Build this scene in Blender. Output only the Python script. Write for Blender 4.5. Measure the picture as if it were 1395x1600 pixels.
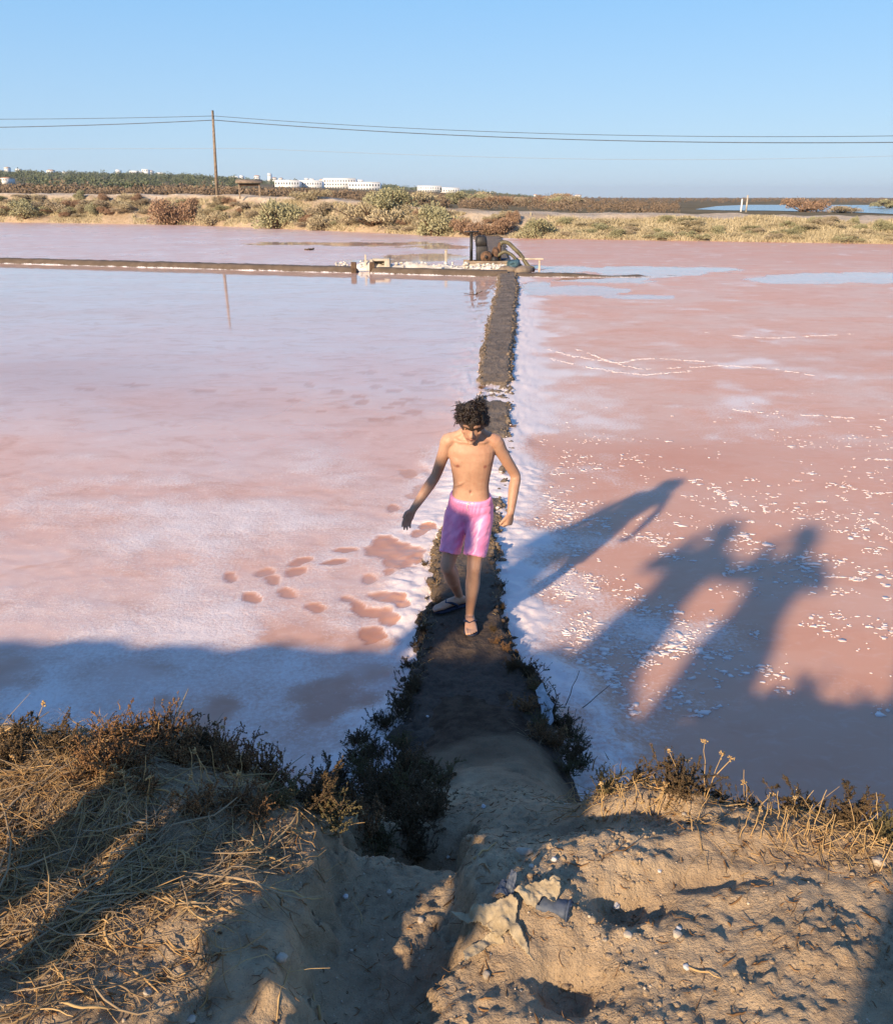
import bpy, bmesh, math, random
import numpy as np
from mathutils import Vector, Matrix

for o in list(bpy.data.objects):
    bpy.data.objects.remove(o, do_unlink=True)
SC = bpy.context.scene
COL = SC.collection
rng = np.random.default_rng(7)
random.seed(7)

# ------------------------------------------------------------------ camera, sky, sun, exposure
CAM_H = 2.7
PITCH = math.radians(19.6)
FPX, PW, PH = 1380.0, 1395.0, 1600.0
cam = bpy.data.cameras.new("camera")
camo = bpy.data.objects.new("camera", cam)
COL.objects.link(camo)
camo.location = (0, 0, CAM_H)
camo.rotation_euler = (math.radians(90) - PITCH, 0, 0)
cam.sensor_fit = 'VERTICAL'
cam.sensor_height = 36.0
cam.lens = 36.0 * FPX / PH
cam.clip_start = 0.05
cam.clip_end = 20000
SC.camera = camo

SUN_AZ = math.radians(31.8)
SUN_EL = math.radians(21.0)
world = bpy.data.worlds.new("World")
SC.world = world
world.use_nodes = True
wn = world.node_tree
wn.nodes.clear()
sky = wn.nodes.new("ShaderNodeTexSky")
sky.sky_type = 'NISHITA'
sky.sun_disc = False
sky.sun_elevation = SUN_EL
sky.sun_rotation = math.radians(180 + 31.8)
sky.altitude = 0
sky.air_density = 1.0
sky.dust_density = 0.25
sky.ozone_density = 3.0
bg = wn.nodes.new("ShaderNodeBackground")
bg.inputs["Strength"].default_value = 0.11
wo = wn.nodes.new("ShaderNodeOutputWorld")
# clear afternoon blue: the physical sky blended with an even gradient that depends on elevation only
wtc = wn.nodes.new("ShaderNodeTexCoord")
wsep = wn.nodes.new("ShaderNodeSeparateXYZ"); wn.links.new(wtc.outputs["Generated"], wsep.inputs[0])
wcr = wn.nodes.new("ShaderNodeValToRGB"); wn.links.new(wsep.outputs[2], wcr.inputs[0])
cr = wcr.color_ramp
cr.elements[0].position = 0.0; cr.elements[0].color = (.30, .415, .54, 1)
cr.elements[1].position = 1.0; cr.elements[1].color = (.055, .15, .43, 1)
for p_, c_ in ((.06, (.26, .40, .555, 1)), (.22, (.145, .335, .58, 1)), (.5, (.085, .22, .51, 1))):
    e_ = cr.elements.new(p_); e_.color = c_
wsc = wn.nodes.new("ShaderNodeVectorMath"); wsc.operation = 'SCALE'; wsc.inputs["Scale"].default_value = 1 / 0.11
wn.links.new(wcr.outputs[0], wsc.inputs[0])
wmx = wn.nodes.new("ShaderNodeMix"); wmx.data_type = 'RGBA'; wmx.inputs[0].default_value = 0.85
wn.links.new(sky.outputs[0], wmx.inputs[6]); wn.links.new(wsc.outputs[0], wmx.inputs[7])
wn.links.new(wmx.outputs[2], bg.inputs[0])
wn.links.new(bg.outputs[0], wo.inputs[0])

sun = bpy.data.lights.new("sun", 'SUN')
sun.energy = 5.0
sun.angle = math.radians(1.2)
sun.color = (1.0, 0.79, 0.56)
suno = bpy.data.objects.new("sun", sun)
COL.objects.link(suno)
LD = Vector((math.sin(SUN_AZ) * math.cos(SUN_EL), math.cos(SUN_AZ) * math.cos(SUN_EL), -math.sin(SUN_EL)))
suno.rotation_euler = LD.to_track_quat('-Z', 'Y').to_euler()
suno.location = (-30, -50, 30)

SC.view_settings.view_transform = 'Standard'
SC.view_settings.look = 'None'
SC.view_settings.gamma = 1
SC.view_settings.use_curve_mapping = False
SC.view_settings.exposure = 0.72

# ------------------------------------------------------------------ numeric helpers
def sstep(a, b, x):
    t = np.clip((np.asarray(x, float) - a) / (b - a), 0, 1)
    return t * t * (3 - 2 * t)

_tab = np.random.default_rng(3).random((256, 256))
def vnoise(x, y, s=0):
    x = np.asarray(x, float) + 17.3 * s; y = np.asarray(y, float) - 9.1 * s
    xi = np.floor(x).astype(int); yi = np.floor(y).astype(int)
    fx = x - xi; fy = y - yi
    fx = fx * fx * (3 - 2 * fx); fy = fy * fy * (3 - 2 * fy)
    a = _tab[xi & 255, yi & 255]; b = _tab[(xi + 1) & 255, yi & 255]
    c = _tab[xi & 255, (yi + 1) & 255]; d = _tab[(xi + 1) & 255, (yi + 1) & 255]
    return (a * (1 - fx) + b * fx) * (1 - fy) + (c * (1 - fx) + d * fx) * fy

def fbm(x, y, f=1.0, o=4, s=0, g=0.5):
    r = 0; a = 1; t = 0
    for i in range(o):
        r = r + a * vnoise(np.asarray(x) * f, np.asarray(y) * f, s + i * 3.7)
        t += a; a *= g; f *= 2.03
    return r / t            # 0..1, mean .5

cp, sp = math.cos(PITCH), math.sin(PITCH)
def proj(x, y, z):
    D = y * cp + (CAM_H - z) * sp
    D = np.maximum(D, 1e-3)
    u = PW / 2 + FPX * x / D
    v = PH / 2 - FPX * ((y * sp - (CAM_H - z) * cp) / D)
    return u, v

def ray(u, v):
    a = (u - PW / 2) / FPX; b = -(v - PH / 2) / FPX
    return np.array([a, cp + b * sp, -sp + b * cp])

def gp(u, v, z=0.0):
    d = ray(u, v)
    t = (z - CAM_H) / d[2]
    return d[0] * t, d[1] * t, z

def hit(u, v, hf, t0=1.2, t1=150, n=6000):
    d = ray(u, v)
    t = np.geomspace(t0, t1, n)
    zz = CAM_H + d[2] * t
    hh = hf(d[0] * t, d[1] * t)
    k = np.argmax(zz <= hh)
    if zz[k] > hh[k]:
        k = n - 1
    return d[0] * t[k], d[1] * t[k], float(hh[k])

# ------------------------------------------------------------------ mesh helpers
class MB:
    def __init__(s): s.V = []; s.F = []; s.n = 0
    def add(s, V, F):
        V = np.asarray(V, float).reshape(-1, 3)
        s.V.append(V)
        if isinstance(F, np.ndarray):
            s.F.append(F + s.n)
        else:
            by = {}
            for f in F: by.setdefault(len(f), []).append(f)
            for k in by: s.F.append(np.array(by[k], int) + s.n)
        s.n += len(V)
        return s
    def mesh(s, name, smooth=False):
        V = np.concatenate(s.V)
        me = bpy.data.meshes.new(name)
        me.vertices.add(len(V))
        me.vertices.foreach_set("co", V.astype(np.float32).ravel())
        li = np.concatenate([f.ravel() for f in s.F])
        ls = np.concatenate([np.full(len(f), f.shape[1]) for f in s.F])
        st = np.concatenate([[0], np.cumsum(ls)[:-1]])
        me.loops.add(len(li)); me.loops.foreach_set("vertex_index", li.astype(np.int32))
        me.polygons.add(len(ls)); me.polygons.foreach_set("loop_start", st.astype(np.int32))
        me.update(calc_edges=True)
        if smooth:
            me.polygons.foreach_set("use_smooth", np.ones(len(ls), bool))
        me.validate()
        return me
    def build(s, name, mat, parent=None, smooth=False, loc=None):
        return link(name, s.mesh(name, smooth), mat, parent, loc)

def link(name, me, mat=None, parent=None, loc=None):
    o = bpy.data.objects.new(name, me)
    COL.objects.link(o)
    if mat is not None:
        if me.materials: me.materials[0] = mat
        else: me.materials.append(mat)
    if loc is not None: o.location = loc
    if parent is not None: o.parent = parent
    return o

def tag(o, label=None, cat=None, group=None, kind=None):
    if label: o["label"] = label
    if cat: o["category"] = cat
    if group: o["group"] = group
    if kind: o["kind"] = kind
    return o

def empty(name, loc, label, cat, group=None, rz=0.0):
    o = bpy.data.objects.new(name, None)
    o.empty_display_size = 0.1
    COL.objects.link(o)
    o.location = loc; o.rotation_euler = (0, 0, rz)
    return tag(o, label, cat, group)

def copy_tree(o, parent=None):
    c = o.copy(); COL.objects.link(c)
    if parent is not None: c.parent = parent
    for ch in [q for q in bpy.data.objects if q.parent == o]:
        copy_tree(ch, c)
    return c

def attr(me, name, arr):
    a = me.attributes.new(name, 'FLOAT', 'POINT')
    a.data.foreach_set("value", np.asarray(arr, np.float32).ravel())

def grid_faces(nr, nc):
    i = np.arange(nr - 1)[:, None] * nc + np.arange(nc - 1)[None]
    return np.stack([i, i + 1, i + nc + 1, i + nc], -1).reshape(-1, 4)

def box(c, s, rot=None):
    c = np.asarray(c, float); s = np.asarray(s, float) / 2
    V = np.array([[x, y, z] for x in (-1, 1) for y in (-1, 1) for z in (-1, 1)], float) * s
    if rot is not None: V = V @ np.array(rot).T
    F = np.array([[0, 1, 3, 2], [4, 6, 7, 5], [0, 4, 5, 1], [2, 3, 7, 6], [0, 2, 6, 4], [1, 5, 7, 3]])
    return V + c, F

def bbox_bevel(c, s, b=0.02, rz=0.0, seg=2):
    bm = bmesh.new()
    bmesh.ops.create_cube(bm, size=1)
    for v in bm.verts: v.co = Vector((v.co.x * s[0], v.co.y * s[1], v.co.z * s[2]))
    bmesh.ops.bevel(bm, geom=bm.edges[:], offset=b, segments=seg, affect='EDGES', profile=0.5)
    M = Matrix.Translation(c) @ Matrix.Rotation(rz, 4, 'Z')
    bm.transform(M)
    V = np.array([v.co[:] for v in bm.verts]); bm.verts.index_update()
    F = [[v.index for v in f.verts] for f in bm.faces]
    bm.free()
    return V, F

def strands(P, R, n=3):
    """P (N,K,3) points, R (N,K) radii -> verts, quad faces"""
    N, K, _ = P.shape
    T = np.gradient(P, axis=1)
    T /= np.linalg.norm(T, axis=2, keepdims=True) + 1e-9
    ref = np.where(np.abs(T[..., 2:3]) > 0.9, np.array([1.0, 0, 0]), np.array([0, 0, 1.0]))
    A = np.cross(T, ref); A /= np.linalg.norm(A, axis=2, keepdims=True) + 1e-9
    B = np.cross(T, A)
    ang = np.arange(n) * 2 * math.pi / n
    V = P[:, :, None, :] + R[:, :, None, None] * (A[:, :, None, :] * np.cos(ang)[:, None] + B[:, :, None, :] * np.sin(ang)[:, None])
    V = V.reshape(-1, 3)
    base = (np.arange(N)[:, None] * K + np.arange(K - 1)[None])[..., None] * n
    j = np.arange(n)[None, None]; j2 = (j + 1) % n
    F = np.stack([base + j, base + j2, base + n + j2, base + n + j], -1).reshape(-1, 4)
    return V, F

def tube(pts, rad, n=10, cap=True, sub=0):
    pts = np.asarray(pts, float); rad = np.broadcast_to(np.asarray(rad, float), (len(pts),)).astype(float)
    if sub:
        pts, rad = catmull(pts, rad, sub)
    # parallel transport frames
    T = np.gradient(pts, axis=0); T /= np.linalg.norm(T, axis=1, keepdims=True) + 1e-9
    a = np.array([1.0, 0, 0]) if abs(T[0][0]) < 0.8 else np.array([0, 1.0, 0])
    V = []
    for i in range(len(pts)):
        a = a - T[i] * a.dot(T[i]); a /= np.linalg.norm(a)
        b = np.cross(T[i], a)
        for k in range(n):
            t = 2 * math.pi * k / n
            V.append(pts[i] + rad[i] * (a * math.cos(t) + b * math.sin(t)))
    F = []
    for i in range(len(pts) - 1):
        for k in range(n):
            k2 = (k + 1) % n
            F.append([i * n + k, i * n + k2, (i + 1) * n + k2, (i + 1) * n + k])
    if cap:
        F.append([k for k in range(n)][::-1]); F.append([(len(pts) - 1) * n + k for k in range(n)])
    return np.array(V), F

def catmull(p, r, sub):
    q = np.column_stack([p, r]); q = np.vstack([2 * q[0] - q[1], q, 2 * q[-1] - q[-2]])
    out = []
    for i in range(1, len(q) - 2):
        for k in range(sub):
            t = k / sub
            out.append(0.5 * ((2 * q[i]) + (-q[i - 1] + q[i + 1]) * t + (2 * q[i - 1] - 5 * q[i] + 4 * q[i + 1] - q[i + 2]) * t * t + (-q[i - 1] + 3 * q[i] - 3 * q[i + 1] + q[i + 2]) * t ** 3))
    out.append(q[-2]); out = np.array(out)
    return out[:, :3], np.maximum(out[:, 3], 1e-4)

def ellipsoid(c, r, R=None, n=16):
    V = []; F = []
    m = n // 2
    for i in range(m + 1):
        th = math.pi * i / m
        for k in range(n):
            ph = 2 * math.pi * k / n
            V.append([math.sin(th) * math.cos(ph) * r[0], math.sin(th) * math.sin(ph) * r[1], math.cos(th) * r[2]])
    V = np.array(V)
    if R is not None: V = V @ np.asarray(R).T
    V = V + np.asarray(c)
    for i in range(m):
        for k in range(n):
            k2 = (k + 1) % n
            F.append([i * n + k, i * n + k2, (i + 1) * n + k2, (i + 1) * n + k][::-1])
    return V, F

def loft(secs, n=20, cap=True):
    """secs: list of (centre, half-width vec, half-depth vec, exponent)"""
    V = []; F = []
    for c, a, b, e in secs:
        c = np.array(c, float); a = np.array(a, float); b = np.array(b, float)
        for k in range(n):
            t = 2 * math.pi * k / n
            cx, sx = math.cos(t), math.sin(t)
            V.append(c + a * math.copysign(abs(cx) ** e, cx) + b * math.copysign(abs(sx) ** e, sx))
    m = len(secs)
    for i in range(m - 1):
        for k in range(n):
            k2 = (k + 1) % n
            F.append([i * n + k, i * n + k2, (i + 1) * n + k2, (i + 1) * n + k])
    if cap:
        F.append([k for k in range(n)][::-1]); F.append([(m - 1) * n + k for k in range(n)])
    return np.array(V), F

def remesh(mb, name, voxel=0.006, smooth=4, fac=0.5):
    me = mb.mesh(name)
    bm = bmesh.new(); bm.from_mesh(me)
    bmesh.ops.recalc_face_normals(bm, faces=bm.faces[:])
    bm.to_mesh(me); bm.free()
    o = bpy.data.objects.new(name, me); COL.objects.link(o)
    md = o.modifiers.new("r", 'REMESH'); md.mode = 'VOXEL'; md.voxel_size = voxel; md.use_smooth_shade = True
    if smooth:
        ms = o.modifiers.new("s", 'SMOOTH'); ms.factor = fac; ms.iterations = smooth
    dg = bpy.context.evaluated_depsgraph_get(); dg.update()
    m2 = bpy.data.meshes.new_from_object(o.evaluated_get(dg))
    bpy.data.objects.remove(o, do_unlink=True)
    m2.name = name
    m2.polygons.foreach_set("use_smooth", np.ones(len(m2.polygons), bool))
    return m2

def co(me):
    a = np.empty(len(me.vertices) * 3, np.float32); me.vertices.foreach_get("co", a); return a.reshape(-1, 3).astype(float)
def setco(me, V):
    me.vertices.foreach_set("co", V.astype(np.float32).ravel()); me.update()
def normals(me):
    a = np.empty(len(me.vertices) * 3, np.float32); me.vertices.foreach_get("normal", a); return a.reshape(-1, 3).astype(float)

# ------------------------------------------------------------------ materials
class NT:
    def __init__(s, name):
        s.m = bpy.data.materials.new(name); s.m.use_nodes = True
        s.t = s.m.node_tree; s.t.nodes.clear()
        s.out = s.t.nodes.new("ShaderNodeOutputMaterial")
        s.b = s.t.nodes.new("ShaderNodeBsdfPrincipled")
        s.t.links.new(s.b.outputs[0], s.out.inputs[0])
        tc = s.t.nodes.new("ShaderNodeTexCoord"); s.oc = tc.outputs["Object"]
        g = s.t.nodes.new("ShaderNodeNewGeometry"); s.pos = g.outputs["Position"]; s.island = g.outputs["Random Per Island"]
    def L(s, a, b): s.t.links.new(a, b)
    def put(s, sock, v):
        if hasattr(v, 'is_output'): s.L(v, sock)
        elif isinstance(v, (tuple, list)) and len(v) == 3 and sock.type == 'RGBA': sock.default_value = (*v, 1)
        else: sock.default_value = v
    def noise(s, scale, detail=4, rough=0.55, vec=None, dist=0.0, out=0):
        n = s.t.nodes.new("ShaderNodeTexNoise")
        n.inputs["Scale"].default_value = scale; n.inputs["Detail"].default_value = detail
        n.inputs["Roughness"].default_value = rough; n.inputs["Distortion"].default_value = dist
        s.L(vec if vec is not None else s.pos, n.inputs["Vector"])
        return n.outputs[out]
    def voro(s, scale, feat='F1', vec=None, rnd=1.0):
        n = s.t.nodes.new("ShaderNodeTexVoronoi"); n.feature = feat
        n.inputs["Scale"].default_value = scale; n.inputs["Randomness"].default_value = rnd
        s.L(vec if vec is not None else s.pos, n.inputs["Vector"])
        return n.outputs["Distance"]
    def scalev(s, sx, sy, sz, vec=None):
        n = s.t.nodes.new("ShaderNodeMapping"); n.inputs["Scale"].default_value = (sx, sy, sz)
        s.L(vec if vec is not None else s.pos, n.inputs[0]); return n.outputs[0]
    def math(s, op, a, b=0.0, clamp=False):
        n = s.t.nodes.new("ShaderNodeMath"); n.operation = op; n.use_clamp = clamp
        s.put(n.inputs[0], a); s.put(n.inputs[1], b); return n.outputs[0]
    def rng(s, v, a, b, c=0.0, d=1.0, smooth=True):
        n = s.t.nodes.new("ShaderNodeMapRange"); n.interpolation_type = 'SMOOTHSTEP' if smooth else 'LINEAR'
        s.put(n.inputs[0], v)
        for i, q in enumerate((a, b, c, d)): n.inputs[i + 1].default_value = q
        return n.outputs[0]
    def mix(s, f, a, b):
        n = s.t.nodes.new("ShaderNodeMix"); n.data_type = 'RGBA'
        s.put(n.inputs[0], f); s.put(n.inputs[6], a); s.put(n.inputs[7], b); return n.outputs[2]
    def at(s, name):
        n = s.t.nodes.new("ShaderNodeAttribute"); n.attribute_name = name; return n.outputs["Fac"]
    def bump(s, h, dist=0.01, strength=1.0):
        n = s.t.nodes.new("ShaderNodeBump"); n.inputs["Distance"].default_value = dist; n.inputs["Strength"].default_value = strength
        s.put(n.inputs["Height"], h); s.L(n.outputs[0], s.b.inputs["Normal"])
    def set(s, col=None, rough=None, **k):
        if col is not None: s.put(s.b.inputs["Base Color"], col)
        if rough is not None: s.put(s.b.inputs["Roughness"], rough)
        for q, v in k.items(): s.put(s.b.inputs[q.replace('_', ' ')], v)
        return s.m

def simple(name, c1, c2, scale=8.0, rough=0.7, bump=0.0, bs=None, spec=0.3, island=0.0, local=False, metal=0.0):
    t = NT(name); v = t.oc if local else None
    f = t.rng(t.noise(scale, 5, 0.6, v), 0.3, 0.7)
    if island: f = t.math('ADD', t.math('MULTIPLY', f, 1 - island), t.math('MULTIPLY', t.island, island))
    c = t.mix(f, c1, c2)
    if bump: t.bump(t.noise(bs or scale * 4, 5, 0.65, v), bump)
    return t.set(c, rough, Specular_IOR_Level=spec, Metallic=metal)

M = {}
M['straw'] = simple('straw', (0.30, 0.17, 0.065), (0.56, 0.38, 0.17), 3, 0.75, spec=0.2, island=0.7)
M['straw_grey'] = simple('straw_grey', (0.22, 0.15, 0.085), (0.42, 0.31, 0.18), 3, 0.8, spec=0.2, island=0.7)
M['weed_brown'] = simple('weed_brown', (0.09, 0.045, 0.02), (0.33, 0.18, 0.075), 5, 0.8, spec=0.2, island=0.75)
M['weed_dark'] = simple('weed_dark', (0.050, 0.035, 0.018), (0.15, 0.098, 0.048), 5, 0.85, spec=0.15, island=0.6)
M['weed_olive'] = simple('weed_olive', (0.07, 0.06, 0.025), (0.19, 0.15, 0.065), 5, 0.85, spec=0.15, island=0.6)
M['twig'] = simple('twig', (0.06, 0.035, 0.02), (0.16, 0.10, 0.06), 9, 0.85)
M['salt'] = simple('salt', (0.62, 0.56, 0.54), (0.80, 0.77, 0.75), 20, 0.55, 0.01, 60)
M['salt_wall'] = simple('salt_wall', (0.48, 0.42, 0.34), (0.74, 0.69, 0.60), 2.5, 0.8, 0.05, 8)
M['stone_pale'] = simple('stone_pale', (0.30, 0.24, 0.17), (0.50, 0.42, 0.32), 25, 0.8, 0.004, 80)
M['stone_white'] = simple('stone_white', (0.42, 0.40, 0.37), (0.62, 0.60, 0.57), 25, 0.6, 0.003, 80)
M['grit'] = simple('grit', (0.30, 0.22, 0.14), (0.56, 0.45, 0.32), 60, 0.85, island=.7)
M['concrete'] = simple('concrete', (0.34, 0.29, 0.22), (0.55, 0.48, 0.38), 3, 0.85, 0.02, 12)
M['wood_grey'] = simple('wood_grey', (0.16, 0.115, 0.08), (0.30, 0.23, 0.16), 4, 0.85, 0.01, 20)
M['wood_dark'] = simple('wood_dark', (0.05, 0.03, 0.018), (0.12, 0.075, 0.045), 4, 0.85, 0.01, 20)
M['black_metal'] = simple('black_metal', (0.012, 0.012, 0.012), (0.035, 0.03, 0.026), 6, 0.55, spec=0.4)
M['rust'] = simple('rust', (0.045, 0.028, 0.018), (0.19, 0.105, 0.06), 9, 0.8)
M['hose'] = simple('hose', (0.075, 0.065, 0.035), (0.17, 0.145, 0.08), 4, 0.5)
M['blue_tarp'] = simple('blue_tarp', (0.025, 0.05, 0.065), (0.075, 0.14, 0.165), 4, 0.5)
M['wire'] = simple('wire', (0.05, 0.055, 0.06), (0.09, 0.095, 0.10), 1, 0.5)
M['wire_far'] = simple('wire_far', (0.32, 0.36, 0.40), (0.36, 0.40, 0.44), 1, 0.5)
M['white_paint'] = simple('white_paint', (0.70, 0.69, 0.66), (0.80, 0.79, 0.77), 0.3, 0.8)
M['roof_tile'] = simple('roof_tile', (0.38, 0.20, 0.12), (0.48, 0.28, 0.18), 1, 0.85)
M['pane'] = simple('pane', (0.03, 0.04, 0.05), (0.07, 0.09, 0.10), 0.6, 0.15, spec=0.5)
M['foliage_green'] = simple('foliage_green', (0.24, 0.23, 0.125), (0.42, 0.39, 0.23), 0.6, 0.8, spec=0.15, island=0.6)
M['foliage_gold'] = simple('foliage_gold', (0.32, 0.262, 0.155), (0.50, 0.425, 0.275), 0.6, 0.85, spec=0.15, island=0.6)
M['foliage_rust'] = simple('foliage_rust', (0.22, 0.135, 0.085), (0.40, 0.265, 0.17), 0.6, 0.85, spec=0.15, island=0.6)
M['foliage_grey'] = simple('foliage_grey', (0.27, 0.215, 0.135), (0.45, 0.37, 0.25), 0.6, 0.85, spec=0.15, island=0.6)
M['hill_wood'] = simple('hill_wood', (0.075, 0.092, 0.056), (0.17, 0.185, 0.11), 0.02, 0.9, spec=0.1, island=0.6)
M['scrub'] = simple('scrub', (0.13, 0.092, 0.062), (0.27, 0.20, 0.135), 0.05, 0.9, spec=0.1, island=0.6)
M['sacking'] = simple('sacking', (0.28, 0.21, 0.12), (0.42, 0.33, 0.20), 30, 0.7, 0.002, 220)
M['rag'] = simple('rag', (0.36, 0.37, 0.38), (0.58, 0.58, 0.58), 30, 0.7, 0.002, 200)
M['pipe_blue'] = simple('pipe_blue', (0.03, 0.045, 0.075), (0.09, 0.105, 0.13), 30, 0.6)

# soil of the near bank
t = NT('soil')
big = t.noise(2.2, 4); mid = t.noise(14, 6, 0.65); fine = t.noise(90, 6, 0.7)
c = t.mix(t.rng(big, 0.35, 0.65), (0.385, 0.272, 0.162), (0.50, 0.365, 0.222))
c = t.mix(t.math('MULTIPLY', t.rng(mid, 0.42, 0.68), 0.65), c, (0.27, 0.185, 0.11))
c = t.mix(t.math('MULTIPLY', t.rng(fine, 0.55, 0.72), 0.5), c, (0.54, 0.42, 0.27))
c = t.mix(t.math('MULTIPLY', t.rng(t.noise(240, 3, 0.6), 0.60, 0.70), 0.6), c, (0.13, 0.085, 0.05))
damp = t.at('damp')
c = t.mix(damp, c, t.mix(t.rng(mid, 0.35, 0.65), (0.050, 0.030, 0.018), (0.105, 0.068, 0.042)))
rip = t.noise(30, 3, 0.5, t.scalev(1.0, 3.2, 1.0), 1.2)
h = t.math('ADD', t.math('MULTIPLY', mid, 0.9), t.math('ADD', t.math('MULTIPLY', fine, 0.70), t.math('MULTIPLY', rip, 0.22)))
t.bump(h, 0.020, 0.9)
M['soil'] = t.set(c, 0.92, Specular_IOR_Level=0.15)

# mud of the dikes
t = NT('mud')
n1 = t.noise(3, 5); n2 = t.noise(28, 6, 0.65)
c = t.mix(t.rng(n1, 0.35, 0.65), (0.155, 0.115, 0.078), (0.24, 0.18, 0.125))
c = t.mix(t.math('MULTIPLY', t.rng(n2, 0.45, 0.7), 0.7), c, (0.10, 0.07, 0.045))
dm = t.at('damp')
c = t.mix(t.math('MULTIPLY', dm, 0.85), c, t.mix(t.rng(n2, 0.4, 0.6), (0.042, 0.028, 0.019), (0.085, 0.057, 0.038)))
saltm = t.rng(t.math('ADD', t.noise(22, 5, 0.7), t.math('MULTIPLY', t.at('salt'), 0.9)), 0.80, 1.05)
c = t.mix(saltm, c, (0.74, 0.70, 0.68))
t.bump(n2, 0.03, 0.9)
M['mud'] = t.set(c, 0.85, Specular_IOR_Level=0.25)

# brine and crust of the two pans
def pan_mat(name, pink, lilac, deepc, saltc):
    t = NT(name)
    big = t.noise(0.35, 4, 0.55, t.scalev(1, 1.6, 1), 0.6)
    mid = t.noise(1.6, 5, 0.6, t.scalev(1, 1.5, 1), 1.0)
    fine = t.noise(34, 6, 0.72)
    vein = t.voro(5.0, 'DISTANCE_TO_EDGE', t.math_vec(0.18))
    c = t.mix(t.rng(big, 0.36, 0.64), pink, lilac)
    c = t.mix(t.math('MULTIPLY', t.rng(mid, 0.46, 0.70), 0.40), c, deepc)
    c = t.mix(t.math('MULTIPLY', t.rng(t.noise(7, 5, 0.65, t.scalev(1, 1.7, 1), 0.8), 0.50, 0.70), 0.22), c, saltc)
    deep = t.at('deep'); salt = t.at('salt'); wet = t.at('wet')
    c = t.mix(deep, c, deepc)
    ve = t.rng(vein, 0.0, 0.05, 1, 0)
    sf = t.math('ADD', t.math('MULTIPLY', salt, 1.0), t.math('MULTIPLY', t.math('SUBTRACT', fine, 0.5), 1.5))
    sf = t.math('ADD', sf, t.math('MULTIPLY', t.math('MULTIPLY', ve, salt), 0.10))
    sf = t.math('MULTIPLY', t.rng(sf, 0.30, 1.0), 0.85)
    c = t.mix(sf, c, saltc)
    r = t.math('MULTIPLY', t.math('SUBTRACT', 1.0, wet), 0.5)
    r = t.math('ADD', r, 0.035)
    wave = t.math('MULTIPLY', t.noise(1.3, 3, 0.5, t.scalev(1, 2.2, 1)), 0.05)
    h = t.math('ADD', t.math('MULTIPLY', fine, t.math('MULTIPLY', sf, 1.0)), wave)
    h = t.math('MULTIPLY', h, t.math('SUBTRACT', 1.04, wet))
    t.bump(h, 0.010, 0.7)
    t.put(t.b.inputs['Specular IOR Level'], t.math('ADD', t.math('MULTIPLY', wet, 0.42), 0.08))
    t.b.subsurface_method = 'BURLEY'
    t.put(t.b.inputs['Subsurface Weight'], t.math('MULTIPLY', t.math('SUBTRACT', 1.0, sf), 0.75))
    t.b.inputs['Subsurface Radius'].default_value = (1.0, 0.55, 0.40); t.b.inputs['Subsurface Scale'].default_value = 0.11
    return t.set(c, r, IOR=1.33)
def _mv(self, amt):
    n = self.noise(2.5, 3, 0.5, out=1)
    a = self.t.nodes.new("ShaderNodeVectorMath"); a.operation = 'SCALE'; self.L(n, a.inputs[0]); a.inputs["Scale"].default_value = amt
    b = self.t.nodes.new("ShaderNodeVectorMath"); b.operation = 'ADD'; self.L(self.pos, b.inputs[0]); self.L(a.outputs[0], b.inputs[1])
    return b.outputs[0]
NT.math_vec = _mv
M['pan_left'] = pan_mat('pan_left', (0.69, 0.435, 0.34), (0.69, 0.50, 0.425), (0.47, 0.21, 0.115), (0.82, 0.705, 0.64))
M['pan_right'] = pan_mat('pan_right', (0.68, 0.37, 0.245), (0.67, 0.44, 0.33), (0.56, 0.25, 0.145), (0.80, 0.70, 0.64))

# far land, track and lagoon
t = NT('far_soil')
n1 = t.noise(0.25, 5, 0.6); n2 = t.noise(2.2, 6, 0.7); tr = t.at('track')
c = t.mix(t.rng(n1, 0.35, 0.65), (0.34, 0.255, 0.17), (0.43, 0.33, 0.22))
c = t.mix(t.math('MULTIPLY', t.rng(n2, 0.48, 0.68), 0.6), c, (0.20, 0.14, 0.075))
c = t.mix(t.at('scrubby'), c, t.mix(t.rng(t.noise(0.05, 5, 0.7), 0.35, 0.65), (0.12, 0.095, 0.05), (0.20, 0.155, 0.085)))
c = t.mix(tr, c, t.mix(t.rng(n2, 0.4, 0.6), (0.46, 0.36, 0.25), (0.56, 0.46, 0.34)))
t.bump(n2, 0.25, 0.8)
M['far_soil'] = t.set(c, 0.95, Specular_IOR_Level=0.1)
t = NT('lagoon')
t.bump(t.noise(1.2, 3, 0.6, t.scalev(1, 0.6, 1)), 0.10, 1.0)
M['lagoon'] = t.set((0.015, 0.075, 0.16), 0.12, IOR=1.33)
M['ground'] = simple('ground', (0.14, 0.11, 0.06), (0.22, 0.17, 0.10), 0.02, 0.95)

# ------------------------------------------------------------------ shapes of the land
def xd(y):        # centre line of the dike that divides the pans
    return np.interp(y, [2, 3.4, 4.3, 5.1, 6.5, 8.1, 11, 14.4, 19, 23.5, 28, 33.2, 40, 66],
                     [.15, .15, .16, .13, .14, .36, .60, .80, 1.15, 1.50, 1.90, 2.20, 2.35, 2.9])
def wd(y):        # its half width
    return np.interp(y, [2, 3.6, 4.3, 4.9, 6.5, 8, 11, 14.4, 20, 33, 66], [.62, .55, .36, .27, .24, .20, .20, .25, .29, .31, .9])
def yt(x):        # transverse dike on the left
    return np.interp(x, [-120, -60, -19.7, -3.4, 2.2], [71, 53, 40.4, 35.0, 33.2])
def yw(x):        # waterline of the far bank
    return np.interp(x, [-400, -150, -52, -26, -5, 2, 27, 90, 300], [230, 150, 108, 96, 74, 65.5, 56.3, 33, -43])

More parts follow.
